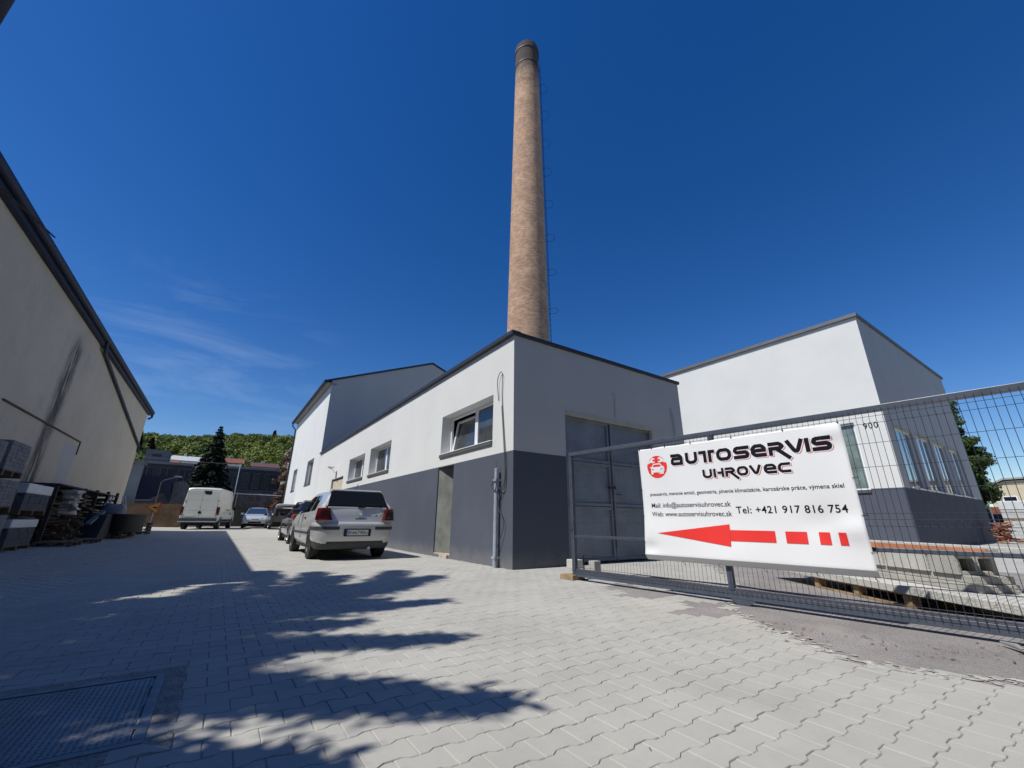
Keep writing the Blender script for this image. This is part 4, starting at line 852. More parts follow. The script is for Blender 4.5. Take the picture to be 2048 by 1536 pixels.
# ------------------------------------------------------------ vehicles (local: +y is the nose, y=0 the rear bumper, x to the right)
CGL = mat('car_glass', (.012, .014, .016), .03, var=0, spec=1.0, coat=1)
BUMP = mat('bumper_plastic', (.035, .037, .042), .55, var=.1)
ALLOY = mat('wheel_metal', (.30, .31, .33), .35, metal=.7, var=.1); DARKW = mat('dark_wheel', (.05, .05, .055), .45, metal=.4)
CHROME = mat('chrome', (.6, .6, .62), .15, metal=1, var=0); LAMPC = mat('clear_lamp', (.45, .47, .5), .1, var=.2, coat=1)
UNDER = mat('underbody', (.01, .01, .01), .9)
def wheels(root, xs_, ys_, r, wd, rim=ALLOY, spokes=5):
    for y_ in ys_:
        for s in (-1, 1):
            x_ = s*xs_; 
            mb = MB(); a, b_ = (x_-s*wd, x_) ; mb.lathe([(r*.62, a), (r*.97, a), (r, a+s*.03), (r, b_-s*.03), (r*.965, b_), (r*.66, b_+s*.002)], (0, y_, r), 'x', 28, cap=False)
            t_ = mb.build('wheel', RUBBER, root, (0, 0, 0), smooth=40)
            mb = MB(); mb.lathe([(r*.66, b_-s*.005), (r*.62, b_-s*.03), (r*.58, b_-s*.06), (.001, b_-s*.05)], (0, y_, r), 'x', 28, cap=False)
            for k in range(spokes):
                q = 6.2832*k/spokes; T = lambda p, q=q: Vector((p.x, y_+p.y*math.cos(q)-p.z*math.sin(q), r+p.y*math.sin(q)+p.z*math.cos(q)))
                mb.box(min(b_-s*.045, b_-s*.012), max(b_-s*.045, b_-s*.012), -.035, .035, .03, r*.60, T=T)
            mb.lathe([(.05, b_-s*.045), (.05, b_-s*.008), (.001, b_-s*.006)], (0, y_, r), 'x', 14, cap=False)
            mb.build('rim', rim, t_, (0, 0, 0), smooth=30)
class Body:
    # stations: y, zbottom, zbelt, half width at belt, zroof, half width at roof
    def __init__(s, st, axles, ra): s.st = st; s.ax = axles; s.ra = ra
    def at(s, y):
        a = s.st; y = min(max(y, a[0][0]), a[-1][0])
        for p, q in zip(a, a[1:]):
            if p[0] <= y <= q[0]:
                k = (y-p[0])/(q[0]-p[0]); return [p[i]+(q[i]-p[i])*k for i in range(6)]
    def section(s, y):
        _, zb, zt, w, zr_, wr = s.at(y); zb0 = zb
        arch = 0
        for c, zc in s.ax:
            if abs(y-c) < s.ra: zb = max(zb, zc+math.sqrt(s.ra**2-(y-c)**2)); arch = 1
        hh = zt-zb0
        p = [(w*.90, zb), (w*.985, max(zb+.004, zb0+.10)), (w*1.0, max(zb+.008, zb0+.30*hh)), (w*1.0, max(zb+.012, zb0+.62*hh)), (w*.985, max(zb+.016, zb0+.88*hh)), (w*.955, max(zb+.02, zt)), (wr+(w*.955-wr)*.12, zt+(zr_-zt)*.88), (wr-.01, zt+(zr_-zt)*.965), (wr-.11, zr_+.0), (wr*.55, zr_+.018), (0, zr_+.026)]
        if zr_-zt < .12: p[6] = (w*.93, zt+(zr_-zt)*.5); p[7] = (w*.88, zt+(zr_-zt)*.8); p[8] = (w*.72, zr_); p[9] = (w*.4, zr_+.012); p[10] = (0, zr_+.018)
        return p
    def mesh(s, m_, root, name='body', step=.045):
        ys_ = sorted(set([a[0] for a in s.st] + list(np.arange(s.st[0][0], s.st[-1][0], step))))
        mb = MB(); K = 21
        for y_ in ys_:
            p = s.section(y_); full = [(-x, z) for x, z in p[:-1]] + [(0, p[-1][1])] + [(x, z) for x, z in p[:-1]][::-1]
            mb.v += [(x, y_, z) for x, z in full]
        for i in range(len(ys_)-1):
            for j in range(K-1): mb.f.append((i*K+j, i*K+j+1, (i+1)*K+j+1, (i+1)*K+j)); mb.m.append(0)
        mb.f.append(tuple(range(K))); mb.m.append(0); n = (len(ys_)-1)*K; mb.f.append(tuple(range(n, n+K))[::-1]); mb.m.append(0)
        return mb.build(name, m_, root, (0, 0, 0), smooth=32)
    def side(s, y_, t_, side, push=.008):     # point on the side glass area: t 0 at belt, 1 at roof
        p = s.section(y_); a, b_ = p[5], p[6]; x = a[0]+(b_[0]-a[0])*t_; z = a[1]+(b_[1]-a[1])*t_; return Vector((side*(x+push), y_, z+.002))
def glass_strip(bd, y0, y1, t0, t1, root, name='side_window', n=8, f0=None, f1=None, push=.008, m_=CGL):
    # window between y0..y1 at the bottom; f0/f1 shift the top corners
    for sd_ in (-1, 1):
        mb = MB(); 
        for i in range(n):
            q0, q1 = i/n, (i+1)/n
            def yy(q, tt): a = y0+(f0 or 0)*tt; b_ = y1+(f1 or 0)*tt; return a+(b_-a)*q
            for j in range(3):
                a, c = j/3, (j+1)/3; ta, tc_ = t0+(t1-t0)*a, t0+(t1-t0)*c
                mb.face([bd.side(yy(q0, a), ta, sd_, push), bd.side(yy(q1, a), ta, sd_, push), bd.side(yy(q1, c), tc_, sd_, push), bd.side(yy(q0, c), tc_, sd_, push)])
        mb.build(name, m_, root, (0, 0, 0), smooth=60)
def panel(root, name, pts, m_, th=.01, off=(0, 0, 0), bevel=0):
    a, b_, c = [Vector(p) for p in pts[:3]]; nn = (b_-a).cross(c-a).normalized()
    if nn.y > 0 and abs(nn.y) > .3 and a.y < 1.5: nn = -nn
    mb = MB(); mb.prism(pts, nn*th); return mb.build(name, m_, root, off, bevel=bevel)
def underside(root, w, y0, y1, z0=.2, z1=.5): mb = MB(); mb.box(-w, w, y0, y1, z0, z1); mb.build('underbody', UNDER, root, (0, 0, 0))
def mirrors(root, w, y_, z, m_):
    for s in (-1, 1):
        mb = MB(); mb.box(min(s*w, s*(w+.2)), max(s*w, s*(w+.2)), y_-.05, y_+.06, z, z+.14); mb.build('wing_mirror', m_, root, (0, 0, 0), bevel=.03)

# silver hatchback, rear view
SILV = mat('silver_paint', (.47, .475, .47), .34, metal=.30, var=.03, coat=.5)
TGL = mat('tinted_glass', (.008, .009, .010), .12, var=0, spec=.25)
root = empty('parked_car', (2.715, 10.3, 0), 'silver hatchback parked tail-on beside the dark wall base, rear plate BN 679BU', 'car', 'cars parked along the workshop wall'); k_ = 1.07
hb = Body([(0.0, .50, .62, .62, .72, .60), (.03, .34, .74, .70, .80, .66), (.08, .30, .98, .775, 1.03, .70), (.14, .29, 1.06, .825, 1.10, .72), (.24, .29, 1.03, .858, 1.235, .67), (.36, .28, 1.00, .868, 1.38, .61), (.55, .28, .97, .868, 1.425, .59), (1.2, .27, .95, .868, 1.44, .60), (2.0, .27, .94, .868, 1.43, .60), (2.45, .27, .93, .866, 1.37, .59), (3.1, .27, .92, .86, 1.00, .72), (3.3, .27, .90, .855, .955, .74), (3.9, .28, .80, .83, .86, .68), (4.08, .30, .68, .76, .72, .60), (4.15, .36, .58, .70, .60, .55)], [(.76, .31), (3.27, .31)], .365)
hb.mesh(SILV, root)
glass_strip(hb, .78, 1.30, .10, .92, root, f0=.22, f1=.14, n=4); glass_strip(hb, 1.42, 2.92, .08, .92, root, f0=.10, f1=-.62)
wheels(root, .855, (.76, 3.27), .31, .20, DARKW, 10)
underside(root, .78, .25, 3.9, .2, .42)
mirrors(root, .87, 2.55, .93, BUMP)
def rear_y(z): return .125 - .085*max(0, (1.06-z)/.34)*.6 if z > .7 else .02
# tailgate: outer skin slightly proud so the shut line shows
mb = MB(); mb.prism([(-.56, .083, .76), (.56, .083, .76), (.655, .098, .84), (.69, .118, 1.02), (.66, .13, 1.075), (-.66, .13, 1.075), (-.69, .118, 1.02), (-.655, .098, .84)], (0, -.045, 0)); tg = mb.build('tailgate', SILV, root, (0, 0, 0), bevel=.012)
mb = MB(); mb.prism([(-.60, .09, .735), (.60, .09, .735), (.69, .10, .84), (.72, .125, 1.03), (.70, .14, 1.09), (-.70, .14, 1.09), (-.72, .125, 1.03), (-.69, .10, .84)], (0, -.032, 0)); mb.build('shut_line', UNDER, tg, (0, 0, 0))
# rear window
rw_ = [(-.685, .112, 1.085), (.685, .112, 1.085), (.60, .333, 1.385), (.54, .352, 1.405), (-.54, .352, 1.405), (-.60, .333, 1.385)]
gl = panel(root, 'rear_window', rw_, TGL, .022, bevel=.008)
mb = MB(); mb.prism([(-.56, .36, 1.425), (.56, .36, 1.425), (.66, .40, 1.36), (.60, .50, 1.45), (-.60, .50, 1.45), (-.66, .40, 1.36)], (0, 0, .02)); mb.build('roof_edge', SILV, root, (0, 0, 0), bevel=.01)
mb = MB(); mb.tube([(.08, .06, 1.075), (.12, .07, 1.115), (.50, .085, 1.135)], .012, 6); mb.box(-.02, .14, .05, .11, 1.065, 1.10); mb.build('wiper', BLACKP, root, (0, 0, 0))
for s in (-1, 1):
    pts = [(s*.58, -.060, .80), (s*.645, -.004, 1.045), (s*.78, .015, 1.045), (s*.874, .16, 1.04), (s*.900, .18, .80), (s*.850, -.03, .80)]
    mb = MB(); a = [Vector(p) for p in pts]
    n0 = len(mb.v); back = [p+Vector((-s*.05, .06, 0)) for p in a]
    mb.prism([tuple(p) for p in a], (-s*.03, .09, 0)); tl_ = mb.build('tail_lamp', TAILR, root, (0, 0, 0), bevel=.006)
    mb = MB(); mb.prism([(s*.62, -.055, .87), (s*.645, -.032, .98), (s*.79, -.008, .98), (s*.81, -.020, .87)], (-s*.0, -.006, 0)); mb.build('smoked_lens', mat('smoked_lamp', (.02, .008, .008), .15, var=.1, coat=.5), tl_, (0, 0, 0))
# bumper
mb = MB()
prof = [(.86, .62), (.90, .34), (.90, .10), (.84, .015), (.55, -.035), (0, -.05)]
def bump(z0, z1, dz, m_, nm, x_in=None, root=root, prof=prof, xlim=None, push=0.0):
    P_ = [(x, y_) for x, y_ in prof]; full = [(-x, y_) for x, y_ in P_] + [(x, y_) for x, y_ in P_[::-1][1:]]
    mb = MB(); 
    if xlim: full = [(x, y_) for x, y_ in full if x*xlim[0] >= xlim[1]]
    for (xa, ya), (xb, yb) in zip(full, full[1:]):
        da = Vector((xa, (ya-.6)*1.6, 0)).normalized()*push; db = Vector((xb, (yb-.6)*1.6, 0)).normalized()*push
        mb.prism([(xa+da.x, ya+da.y, z0), (xb+db.x, yb+db.y, z0), (xb+db.x, yb+db.y, z1), (xa+da.x, ya+da.y, z1)], (0, .09, 0))
    return mb.build(nm, m_, root, (0, 0, 0), smooth=50)
def loft_bumper(rows, m_, nm):
    q = [math.pi*i/28 for i in range(29)]; mb = MB()
    for z, g0 in rows:
        for a in q:
            cx_ = math.copysign(abs(math.cos(a))**.42, math.cos(a)); sy_ = math.sin(a)**.55; mb.v.append((cx_*(.895+g0), .52-(.565+g0)*sy_, z))
    for r_ in range(len(rows)-1):
        for i in range(28): mb.f.append((r_*29+i, r_*29+i+1, (r_+1)*29+i+1, (r_+1)*29+i)); mb.m.append(0)
    return mb.build(nm, m_, root, (0, 0, 0), smooth=60)
bp_ = loft_bumper([(.375, -.045), (.40, -.025), (.47, -.012), (.58, -.004), (.68, -.002), (.715, -.006), (.74, -.02), (.765, -.055), (.775, -.09)], SILV, 'rear_bumper')
loft_bumper([(.22, -.10), (.26, -.06), (.33, -.045), (.374, -.045)], BUMP, 'bumper_apron')
mb = MB()
for a0, a1 in ((.0, 1.43), (math.pi-1.43, math.pi)):
    qs = [a0+(a1-a0)*i/16 for i in range(17)]; g0 = .008
    pp_ = [(math.copysign(abs(math.cos(a))**.42, math.cos(a))*(.895+g0), .52-(.565+g0)*math.sin(a)**.55) for a in qs]
    for (xa, ya), (xb, yb) in zip(pp_, pp_[1:]): mb.prism([(xa, ya, .605), (xb, yb, .605), (xb, yb, .668), (xa, ya, .668)], (0, .03, 0))
mb.build('rubbing_strip_trim', BUMP, bp_, (0, 0, 0), smooth=50)
# plate

mb = MB(); mb.box(-.295, .295, -.075, -.052, .475, .625); hp = mb.build('plate_holder', BLACKP, root, (0, 0, 0), bevel=.006)
mb = MB(); mb.box(-.225, .235, -.079, -.0755, .495, .605); mb.build('number_plate', mat('plate_white', (.62, .62, .60), .4, var=.03), root, (0, 0, 0))
mb = MB(); mb.box(-.262, -.226, -.079, -.0755, .495, .605); mb.build('plate_band', mat('plate_blue', (.02, .04, .25), .4), root, (0, 0, 0))
v, f = text2d('BN', w=.115, h=.075); v2, f2 = text2d('679BU', w=.285, h=.075)
mb = MB(); mb.v = [(-.215+a, -.0802, .513+b_) for a, b_ in v] + [(-.06+a, -.0802, .513+b_) for a, b_ in v2]; mb.f = list(f)+[tuple(i+len(v) for i in q) for q in f2]; mb.m = [0]*len(mb.f)
mb.face([(-.09, -.0802, .53), (-.068, -.0802, .53), (-.068, -.0802, .56), (-.079, -.0802, .572), (-.09, -.0802, .56)]); mb.build('plate_characters', INK, root, (0, 0, 0))
# emblem: ring with stacked V and W, handle, lettering, decals
mb = MB(); ez, ey = .965, .058
mb.lathe([(.052, -.014), (.056, -.022), (.062, -.022), (.066, -.014)], (.02, ey, ez), 'y', 28, cap=False)
V_, F_ = strokes([[(-.026, .044), (0, .008), (.026, .044)], [(-.046, .022), (-.022, -.038), (0, .002), (.022, -.038), (.046, .022)]], .011)
for q in F_: mb.prism([(.02+V_[i][0], ey-.014, ez+V_[i][1]) for i in q], (0, -.009, 0))
mb.build('emblem', CHROME, tg, (0, 0, 0))
mb = MB(); mb.box(-.06, .08, .03, .052, .815, .838); mb.lathe([(.014, .03), (.014, .045)], (.115, 0, .828), 'y', 12); mb.build('tailgate_handle', BLACKP, tg, (0, 0, 0))
V_, F_ = strokes([[(x, 0), (x, .022), (x+.018, .022), (x+.018, 0), (x, 0)] for x in (-.56, -.53, -.50, -.47, -.40)], .004)
mb = MB()
for q in F_: mb.face([(V_[i][0], .0455, .825+V_[i][1]) for i in q])
mb.build('badge_lettering', mat('dull_chrome', (.25, .25, .26), .3, metal=.6), tg, (0, 0, 0))
dec = [[(.36, .80), (.38, .78), (.46, .78), (.47, .81), (.45, .85), (.39, .85), (.36, .80)], [(.38, .87), (.42, .91), (.46, .87)], [(.40, .89), (.44, .89)], [(.52, .88), (.54, .86), (.66, .87), (.67, .91), (.63, .95), (.56, .94), (.52, .88)], [(.56, .97), (.60, 1.0), (.66, .98)], [(.58, .905), (.63, .905)]]
V_, F_ = strokes([[tuple(p) for p in d_] for d_ in dec], .012)
mb = MB()
for q in F_: mb.face([(V_[i][0], .0448+(V_[i][1]-.8)*.02, V_[i][1]) for i in q])
mb.build('decal', mat('grey_decal', (.09, .10, .12), .5), tg, (0, 0, 0))
mb = MB(); mb.tube([(.05, .75, 1.44), (.05, .56, 1.62)], .006, 5); mb.box(.03, .07, .70, .80, 1.44, 1.47); mb.build('aerial', BLACKP, root, (0, 0, 0))
mb = MB(); mb.tube([(.30, .2, .24), (.30, -.02, .235)], .03, 10); mb.build('exhaust_pipe', STEELG, root, (0, 0, 0), smooth=50)
for s in (-1, 1):
    mb = MB(); mb.box(s*.868-.006, s*.868+.012, 1.0, 2.9, .50, .545); mb.build('side_moulding', BUMP, root, (0, 0, 0), bevel=.004)
    mb = MB(); mb.box(min(s*.862, s*.882), max(s*.862, s*.882), 1.50, 1.66, .83, .86); mb.box(min(s*.855, s*.872), max(s*.855, s*.872), 1.95, 1.958, .40, .92); mb.build('door_handle', BUMP, root, (0, 0, 0))
for ch in root.children: pass
root.scale = (1.01, k_, k_)

# dark maroon hatchback in front of it
MAR = mat('maroon_paint', (.022, .008, .014), .18, metal=.2, var=.05, coat=1)
root = empty('parked_car', (3.08, 16.7, 0), 'dark maroon hatchback with bright red tail lamp parked ahead of the silver car', 'car', 'cars parked along the workshop wall')
mb_ = Body([(0, .48, .70, .74, .80, .66), (.05, .32, .85, .86, .95, .70), (.15, .28, 1.04, .88, 1.10, .72), (.45, .27, 1.0, .885, 1.45, .60), (.8, .27, .98, .885, 1.50, .60), (1.9, .26, .95, .885, 1.52, .60), (2.5, .26, .94, .88, 1.42, .58), (3.3, .26, .92, .87, 1.02, .72), (4.0, .28, .80, .82, .85, .68), (4.25, .34, .60, .72, .64, .6)], [(.85, .31), (3.4, .31)], .37)
mb_.mesh(MAR, root); glass_strip(mb_, .65, 1.5, .1, .9, root, f0=.2, f1=.0, n=4); glass_strip(mb_, 1.6, 3.1, .1, .9, root, f0=0, f1=-.7)
panel(root, 'rear_window', [(-.66, .13, 1.10), (.66, .13, 1.10), (.56, .42, 1.44), (-.56, .42, 1.44)], CGL, .025)
mb = MB(); mb.box(-.58, .58, .38, .62, 1.465, 1.53); mb.build('roof_spoiler', mat('light_silver', (.5, .5, .52), .3, metal=.3), root, (0, 0, 0), bevel=.02)
for s in (-1, 1):
    mb = MB(); mb.prism([(s*.60, .0, .90), (s*.60, .05, 1.05), (s*.86, .10, 1.05), (s*.905, .36, 1.03), (s*.905, .30, .86), (s*.86, .02, .84)], (-s*.03, .06, 0)); mb.build('tail_lamp', mat('bright_tail_lamp', (.50, .012, .01), .12, var=.2, vs=9, coat=1), root, (0, 0, 0), bevel=.01)
    mb = MB(); mb.box(min(s*.56, s*.66), max(s*.56, s*.66), .40, .9, 1.40, 1.44); mb.build('pillar_trim', MATS['light_silver'], root, (0, 0, 0))
wheels(root, .875, (.85, 3.4), .31, .2); underside(root, .8, .3, 4.0); mirrors(root, .88, 2.75, .98, MAR)
mb = MB(); mb.box(-.26, .26, -.012, .02, .55, .66); mb.build('number_plate', MATS['plate_white'], root, (0, 0, 0))

# front-facing cars at the far end of the yard
def facing_car(loc, rz, paint, label, group, sc=1.0, glass=CGL, gate_up=False):
    root = empty('parked_car', loc, label, 'car', group, rz); root.scale = (sc, sc, sc)
    bd = Body([(0, .5, .80, .74, .9, .6), (.15, .3, 1.0, .84, 1.1, .7), (.5, .27, 1.0, .86, 1.42, .60), (1.4, .26, .96, .865, 1.50, .60), (2.1, .26, .95, .865, 1.47, .60), (2.5, .26, .94, .865, 1.32, .62), (3.15, .26, .92, .86, .98, .74), (3.9, .27, .78, .83, .86, .70), (4.12, .28, .66, .78, .72, .64), (4.2, .34, .56, .72, .58, .58)], [(.8, .3), (3.35, .3)], .36)
    bd.mesh(paint, root, step=.08); glass_strip(bd, .7, 1.6, .1, .9, root, f0=.2, n=4); glass_strip(bd, 1.7, 2.95, .1, .9, root, f1=-.5, n=6)
    # windscreen
    mb = MB(); mb.prism([(-.70, 3.10, 1.02), (.70, 3.10, 1.02), (.56, 2.30, 1.435), (-.56, 2.30, 1.435)], (0, .012, .02)); mb.build('windscreen', glass, root, (0, 0, 0))
    for s in (-1, 1):
        mb = MB(); mb.prism([(s*.40, 4.17, .62), (s*.76, 3.98, .64), (s*.80, 3.80, .80), (s*.45, 4.10, .73)], (s*.01, .035, .02)); mb.build('headlight', LAMPC, root, (0, 0, 0))
    mb = MB(); mb.box(-.42, .42, 4.16, 4.225, .36, .47); mb.box(-.25, .25, 4.15, 4.215, .60, .64); mb.build('grille', BLACKP, root, (0, 0, 0), bevel=.01)
    mb = MB(); mb.box(-.26, .26, 4.226, 4.24, .50, .60); mb.build('number_plate', MATS['plate_white'], root, (0, 0, 0))
    wheels(root, .85, (.8, 3.35), .30, .19); underside(root, .76, .3, 3.9); mirrors(root, .86, 2.7, .95, paint)
    if gate_up:
        mb = MB(); mb.prism([(-.62, .60, 1.50), (.62, .60, 1.50), (.60, .1, 1.66), (.5, -.45, 1.70), (-.5, -.45, 1.70), (-.60, .1, 1.66)], (0, 0, .05)); mb.build('raised_tailgate', mat('white_paint', (.6, .62, .64), .3), root, (0, 0, 0), bevel=.015)
        mb = MB(); mb.box(-.6, .6, -.02, .12, .95, 1.42); mb.build('open_boot', UNDER, root, (0, 0, 0))
        mb = MB(); mb.box(-.84, -.64, -.02, .02, .80, .95); mb.build('tail_lamp', TAILR, root, (0, 0, 0))
    return root
GF = 'cars parked at the far end of the yard'
z42 = zg(3, 42)
facing_car((2.95, 44.6, z42), math.pi-.10, mat('pale_silver_paint', (.46, .50, .53), .3, metal=.3, var=.04, coat=.6), 'silver estate car facing the camera right of the white van', GF, 1.08, glass=mat('blue_glass', (.02, .035, .07), .05, spec=1))
facing_car((4.1, 50.5, z42), math.pi-.1, mat('dark_green_grey', (.03, .04, .04), .25, coat=.5), 'dark car parked directly behind the silver estate', GF, 1.2)
facing_car((4.15, 36.6, zg(4, 38)), .0, mat('black_paint', (.02, .021, .023), .3, var=.2, coat=.3), 'dark car with its white tailgate raised beside the white hall wall', GF, 1.05, gate_up=True)

# white van
WV = mat('van_paint', (.56, .575, .52), .35, var=.06, vs=1.2, coat=.3)
root = empty('delivery_van', (-1.12, 37.3, zg(-1, 37)), 'dirty white high-roof delivery van seen from behind at the far end of the yard', 'van', rz=-.20); root.scale = (1.12, 1.12, 1.12)
vb = Body([(0, .50, 1.30, .96, 2.42, .84), (.06, .46, 1.32, 1.0, 2.50, .86), (.5, .44, 1.3, 1.02, 2.54, .87), (3.6, .42, 1.3, 1.02, 2.52, .87), (4.0, .40, 1.28, 1.02, 2.36, .84), (4.75, .38, 1.22, 1.0, 1.42, .86), (5.1, .38, 1.1, .97, 1.2, .84), (5.35, .40, .85, .90, .92, .78)], [(.95, .34), (4.4, .34)], .42)
vb.mesh(WV, root, step=.08)
glass_strip(vb, 3.95, 4.6, .05, .55, root, f1=-.25, n=4)
wheels(root, .99, (.95, 4.4), .34, .24, ALLOY); underside(root, .9, .2, 5.0, .25, .55); mirrors(root, 1.0, 4.15, 1.25, BLACKP)
for s in (-1, 1):
    mb = MB(); xa, xb = (.012, .86) if s > 0 else (-.86, -.012)
    mb.box(xa, xb, -.022, -.002, .70, 1.12); mb.box(xa, xb, -.022, -.002, 1.13, 1.76); mb.box(xa, xb, -.022, -.002, 1.77, 2.34); mb.build('rear_door', WV, root, (0, 0, 0), bevel=.01)
    mb = MB(); mb.box(min(s*.865, s*.985), max(s*.865, s*.985), -.03, .10, .86, 1.36); mb.box(min(s*.985, s*1.03), max(s*.985, s*1.03), .0, .15, .88, 1.34); mb.build('tail_lamp', TAILR, root, (0, 0, 0), bevel=.01)
    for z in (.9, 1.7): mb = MB(); mb.box(min(s*.84, s*.93), max(s*.84, s*.93), -.04, -.0, z, z+.06); mb.build('door_hinge', mat('grey_hinge', (.25, .25, .25), .5), root, (0, 0, 0))
    mb = MB(); mb.box(min(s*1.018, s*1.03), max(s*1.018, s*1.03), 1.3, 3.9, .50, .62); mb.box(min(s*1.018, s*1.03), max(s*1.018, s*1.03), 1.8, 2.9, 1.20, 1.235); mb.build('side_moulding', BLACKP, root, (0, 0, 0))
    mb = MB(); mb.box(min(s*1.018, s*1.034), max(s*1.018, s*1.034), 3.2, 3.26, .9, 1.08); mb.box(min(s*1.018, s*1.034), max(s*1.018, s*1.034), 3.42, 3.48, .9, 1.08); mb.build('door_handle', BLACKP, root, (0, 0, 0))
mb = MB(); mb.box(-.98, .98, -.12, .05, .50, .68); mb.build('rear_bumper', BUMP, root, (0, 0, 0), bevel=.02)
mb = MB(); mb.box(-.99, .99, -.17, -.10, .44, .50); mb.build('tow_step', STEELG, root, (0, 0, 0))
mb = MB(); mb.prism([(.0, -.026, 2.34), (.42, -.026, 2.34), (.44, -.026, 2.16), (.36, -.026, 2.10), (.08, -.026, 2.14)], (0, .004, 0)); mb.build('high_stop_lamp', BLACKP, root, (0, 0, 0))
mb = MB(); mb.lathe([(.001, -.03), (.09, -.03), (.09, -.02)], (0, 0, 1.02), 'y', 20); mb.build('door_badge', BLACKP, root, (0, 0, 0))
mb = MB(); mb.box(-.72, -.25, -.03, -.021, .78, .88); mb.build('number_plate', MATS['plate_white'], root, (0, 0, 0))

# ------------------------------------------------------------ foliage
def leaves(name, pts, nrm, size, m_, parent=None, off=(0, 0, 0), asp=.6, seed=1, sizes=None, jit=.45):
    g_ = np.random.default_rng(seed); pts = np.asarray(pts, float)-np.array(off); k = len(pts)
    nrm = np.asarray(nrm, float) + g_.normal(0, jit, (k, 3)); nrm /= np.linalg.norm(nrm, axis=1)[:, None]+1e-9
    a = np.cross(nrm, g_.normal(0, 1, (k, 3))); a /= np.linalg.norm(a, axis=1)[:, None]+1e-9; b_ = np.cross(nrm, a)
    s = (sizes if sizes is not None else size*g_.uniform(.6, 1.35, k))[:, None]
    V = np.stack([pts-a*s, pts-b_*s*asp*.9+a*s*.1, pts+a*s, pts+b_*s*asp], 1).reshape(-1, 3)
    me = bpy.data.meshes.new(name); me.vertices.add(4*k); me.vertices.foreach_set('co', V.ravel()); me.loops.add(4*k); me.loops.foreach_set('vertex_index', np.arange(4*k, dtype=np.int32))
    me.polygons.add(k); me.polygons.foreach_set('loop_start', np.arange(0, 4*k, 4, dtype=np.int32)); me.polygons.foreach_set('loop_total', np.full(k, 4, np.int32)); me.update(calc_edges=True)
    at = me.attributes.new('tone', 'FLOAT', 'POINT'); at.data.foreach_set('value', np.repeat(g_.normal(0, 1, k), 4))
    me.materials.append(m_); o = bpy.data.objects.new(name, me); COL.objects.link(o)
    if parent: o.parent = parent
    else: o.location = off
    return o
def leafmat(name, c1, c2, trans=.25, vs=.35):
    m = mat(name, c1, .6, var=.1, vs=vs, col2=c2, spec=.3); t, b, src = basein(m)
    a = N(t, 'ShaderNodeAttribute', attribute_name='tone'); f_ = mth(t, 'MULTIPLY_ADD', a.outputs['Fac'], .18, 1.0)
    cc = N(t, 'ShaderNodeCombineXYZ'); [t.links.new(f_, cc.inputs[i]) for i in range(3)]
    col = rgbmix(t, 1., src, cc.outputs[0], 'MULTIPLY'); t.links.new(col, b.inputs['Base Color'])
    tr = N(t, 'ShaderNodeBsdfTranslucent'); t.links.new(col, tr.inputs[0]); ms = N(t, 'ShaderNodeMixShader'); ms.inputs[0].default_value = trans
    o_ = [n_ for n_ in t.nodes if n_.type == 'OUTPUT_MATERIAL'][0]; t.links.new(b.outputs[0], ms.inputs[1]); t.links.new(tr.outputs[0], ms.inputs[2]); t.links.new(ms.outputs[0], o_.inputs[0]); return m
def clump_points(cs, rs, n, g_, shell=.55):
    P_, Nn = [], []
    for c, r in zip(cs, rs):
        k = max(4, int(n*np.mean(r)**2)); d = g_.normal(0, 1, (k, 3)); d /= np.linalg.norm(d, axis=1)[:, None]
        rad = g_.uniform(shell, 1.0, k)[:, None]; P_.append(np.array(c)+d*rad*np.array(r)); Nn.append(d)
    return np.concatenate(P_), np.concatenate(Nn)
BARK = mat('bark', (.09, .075, .06), .95, var=.35, vs=6, bump=.6, bs=18)
# broadleaf tree behind the right building
g_ = np.random.default_rng(5)
root = empty('broadleaf_tree', (45.5, 7.9, 0), 'leafy broadleaf tree growing past the far corner of the right building', 'tree'); off = root.location
prof = [(1.0, 4.9), (2.2, 5.3), (3.4, 4.9), (4.8, 4.75), (6.2, 4.95), (7.6, 5.3), (9.0, 5.45), (10.2, 5.75), (11.2, 6.2)]   # height, nearest edge of the crown (y)
cs, rs = [], []
for i in range(340):
    z = g_.uniform(1.0, 11.3); e = np.interp(z, [p[0] for p in prof], [p[1] for p in prof]); r = g_.uniform(.4, .85)
    ry = 7.9-e; a = g_.uniform(0, 6.28); q = math.sqrt(g_.uniform(.35, 1))*max(.3, ry-r*.8); cs.append((45.5+math.cos(a)*q, 7.9+math.sin(a)*q, z)); rs.append((r, r, r*.55))
pp, nn = clump_points(cs, rs, 1000, g_); leaves('crown', pp, nn, .10, leafmat('maple_leaf', (.045, .085, .02), (.085, .13, .03)), root, off)
mb = MB(); mb.tube([(45.5, 7.9, 0), (45.45, 7.8, 3), (45.6, 7.9, 7), (45.5, 7.8, 10.5)], [.28, .22, .13, .03], 10)
for i in range(16):
    z = 1.2+i*.6; a = i*2.4; mb.tube([(45.5, 7.85, z), (45.5+math.cos(a)*.9, 7.85+math.sin(a)*.9, z+.5), (45.5+math.cos(a)*1.9, 7.85+math.sin(a)*1.9, z+.8)], [.07, .045, .015], 6)
mb.build('trunk', BARK, root, off, smooth=60)
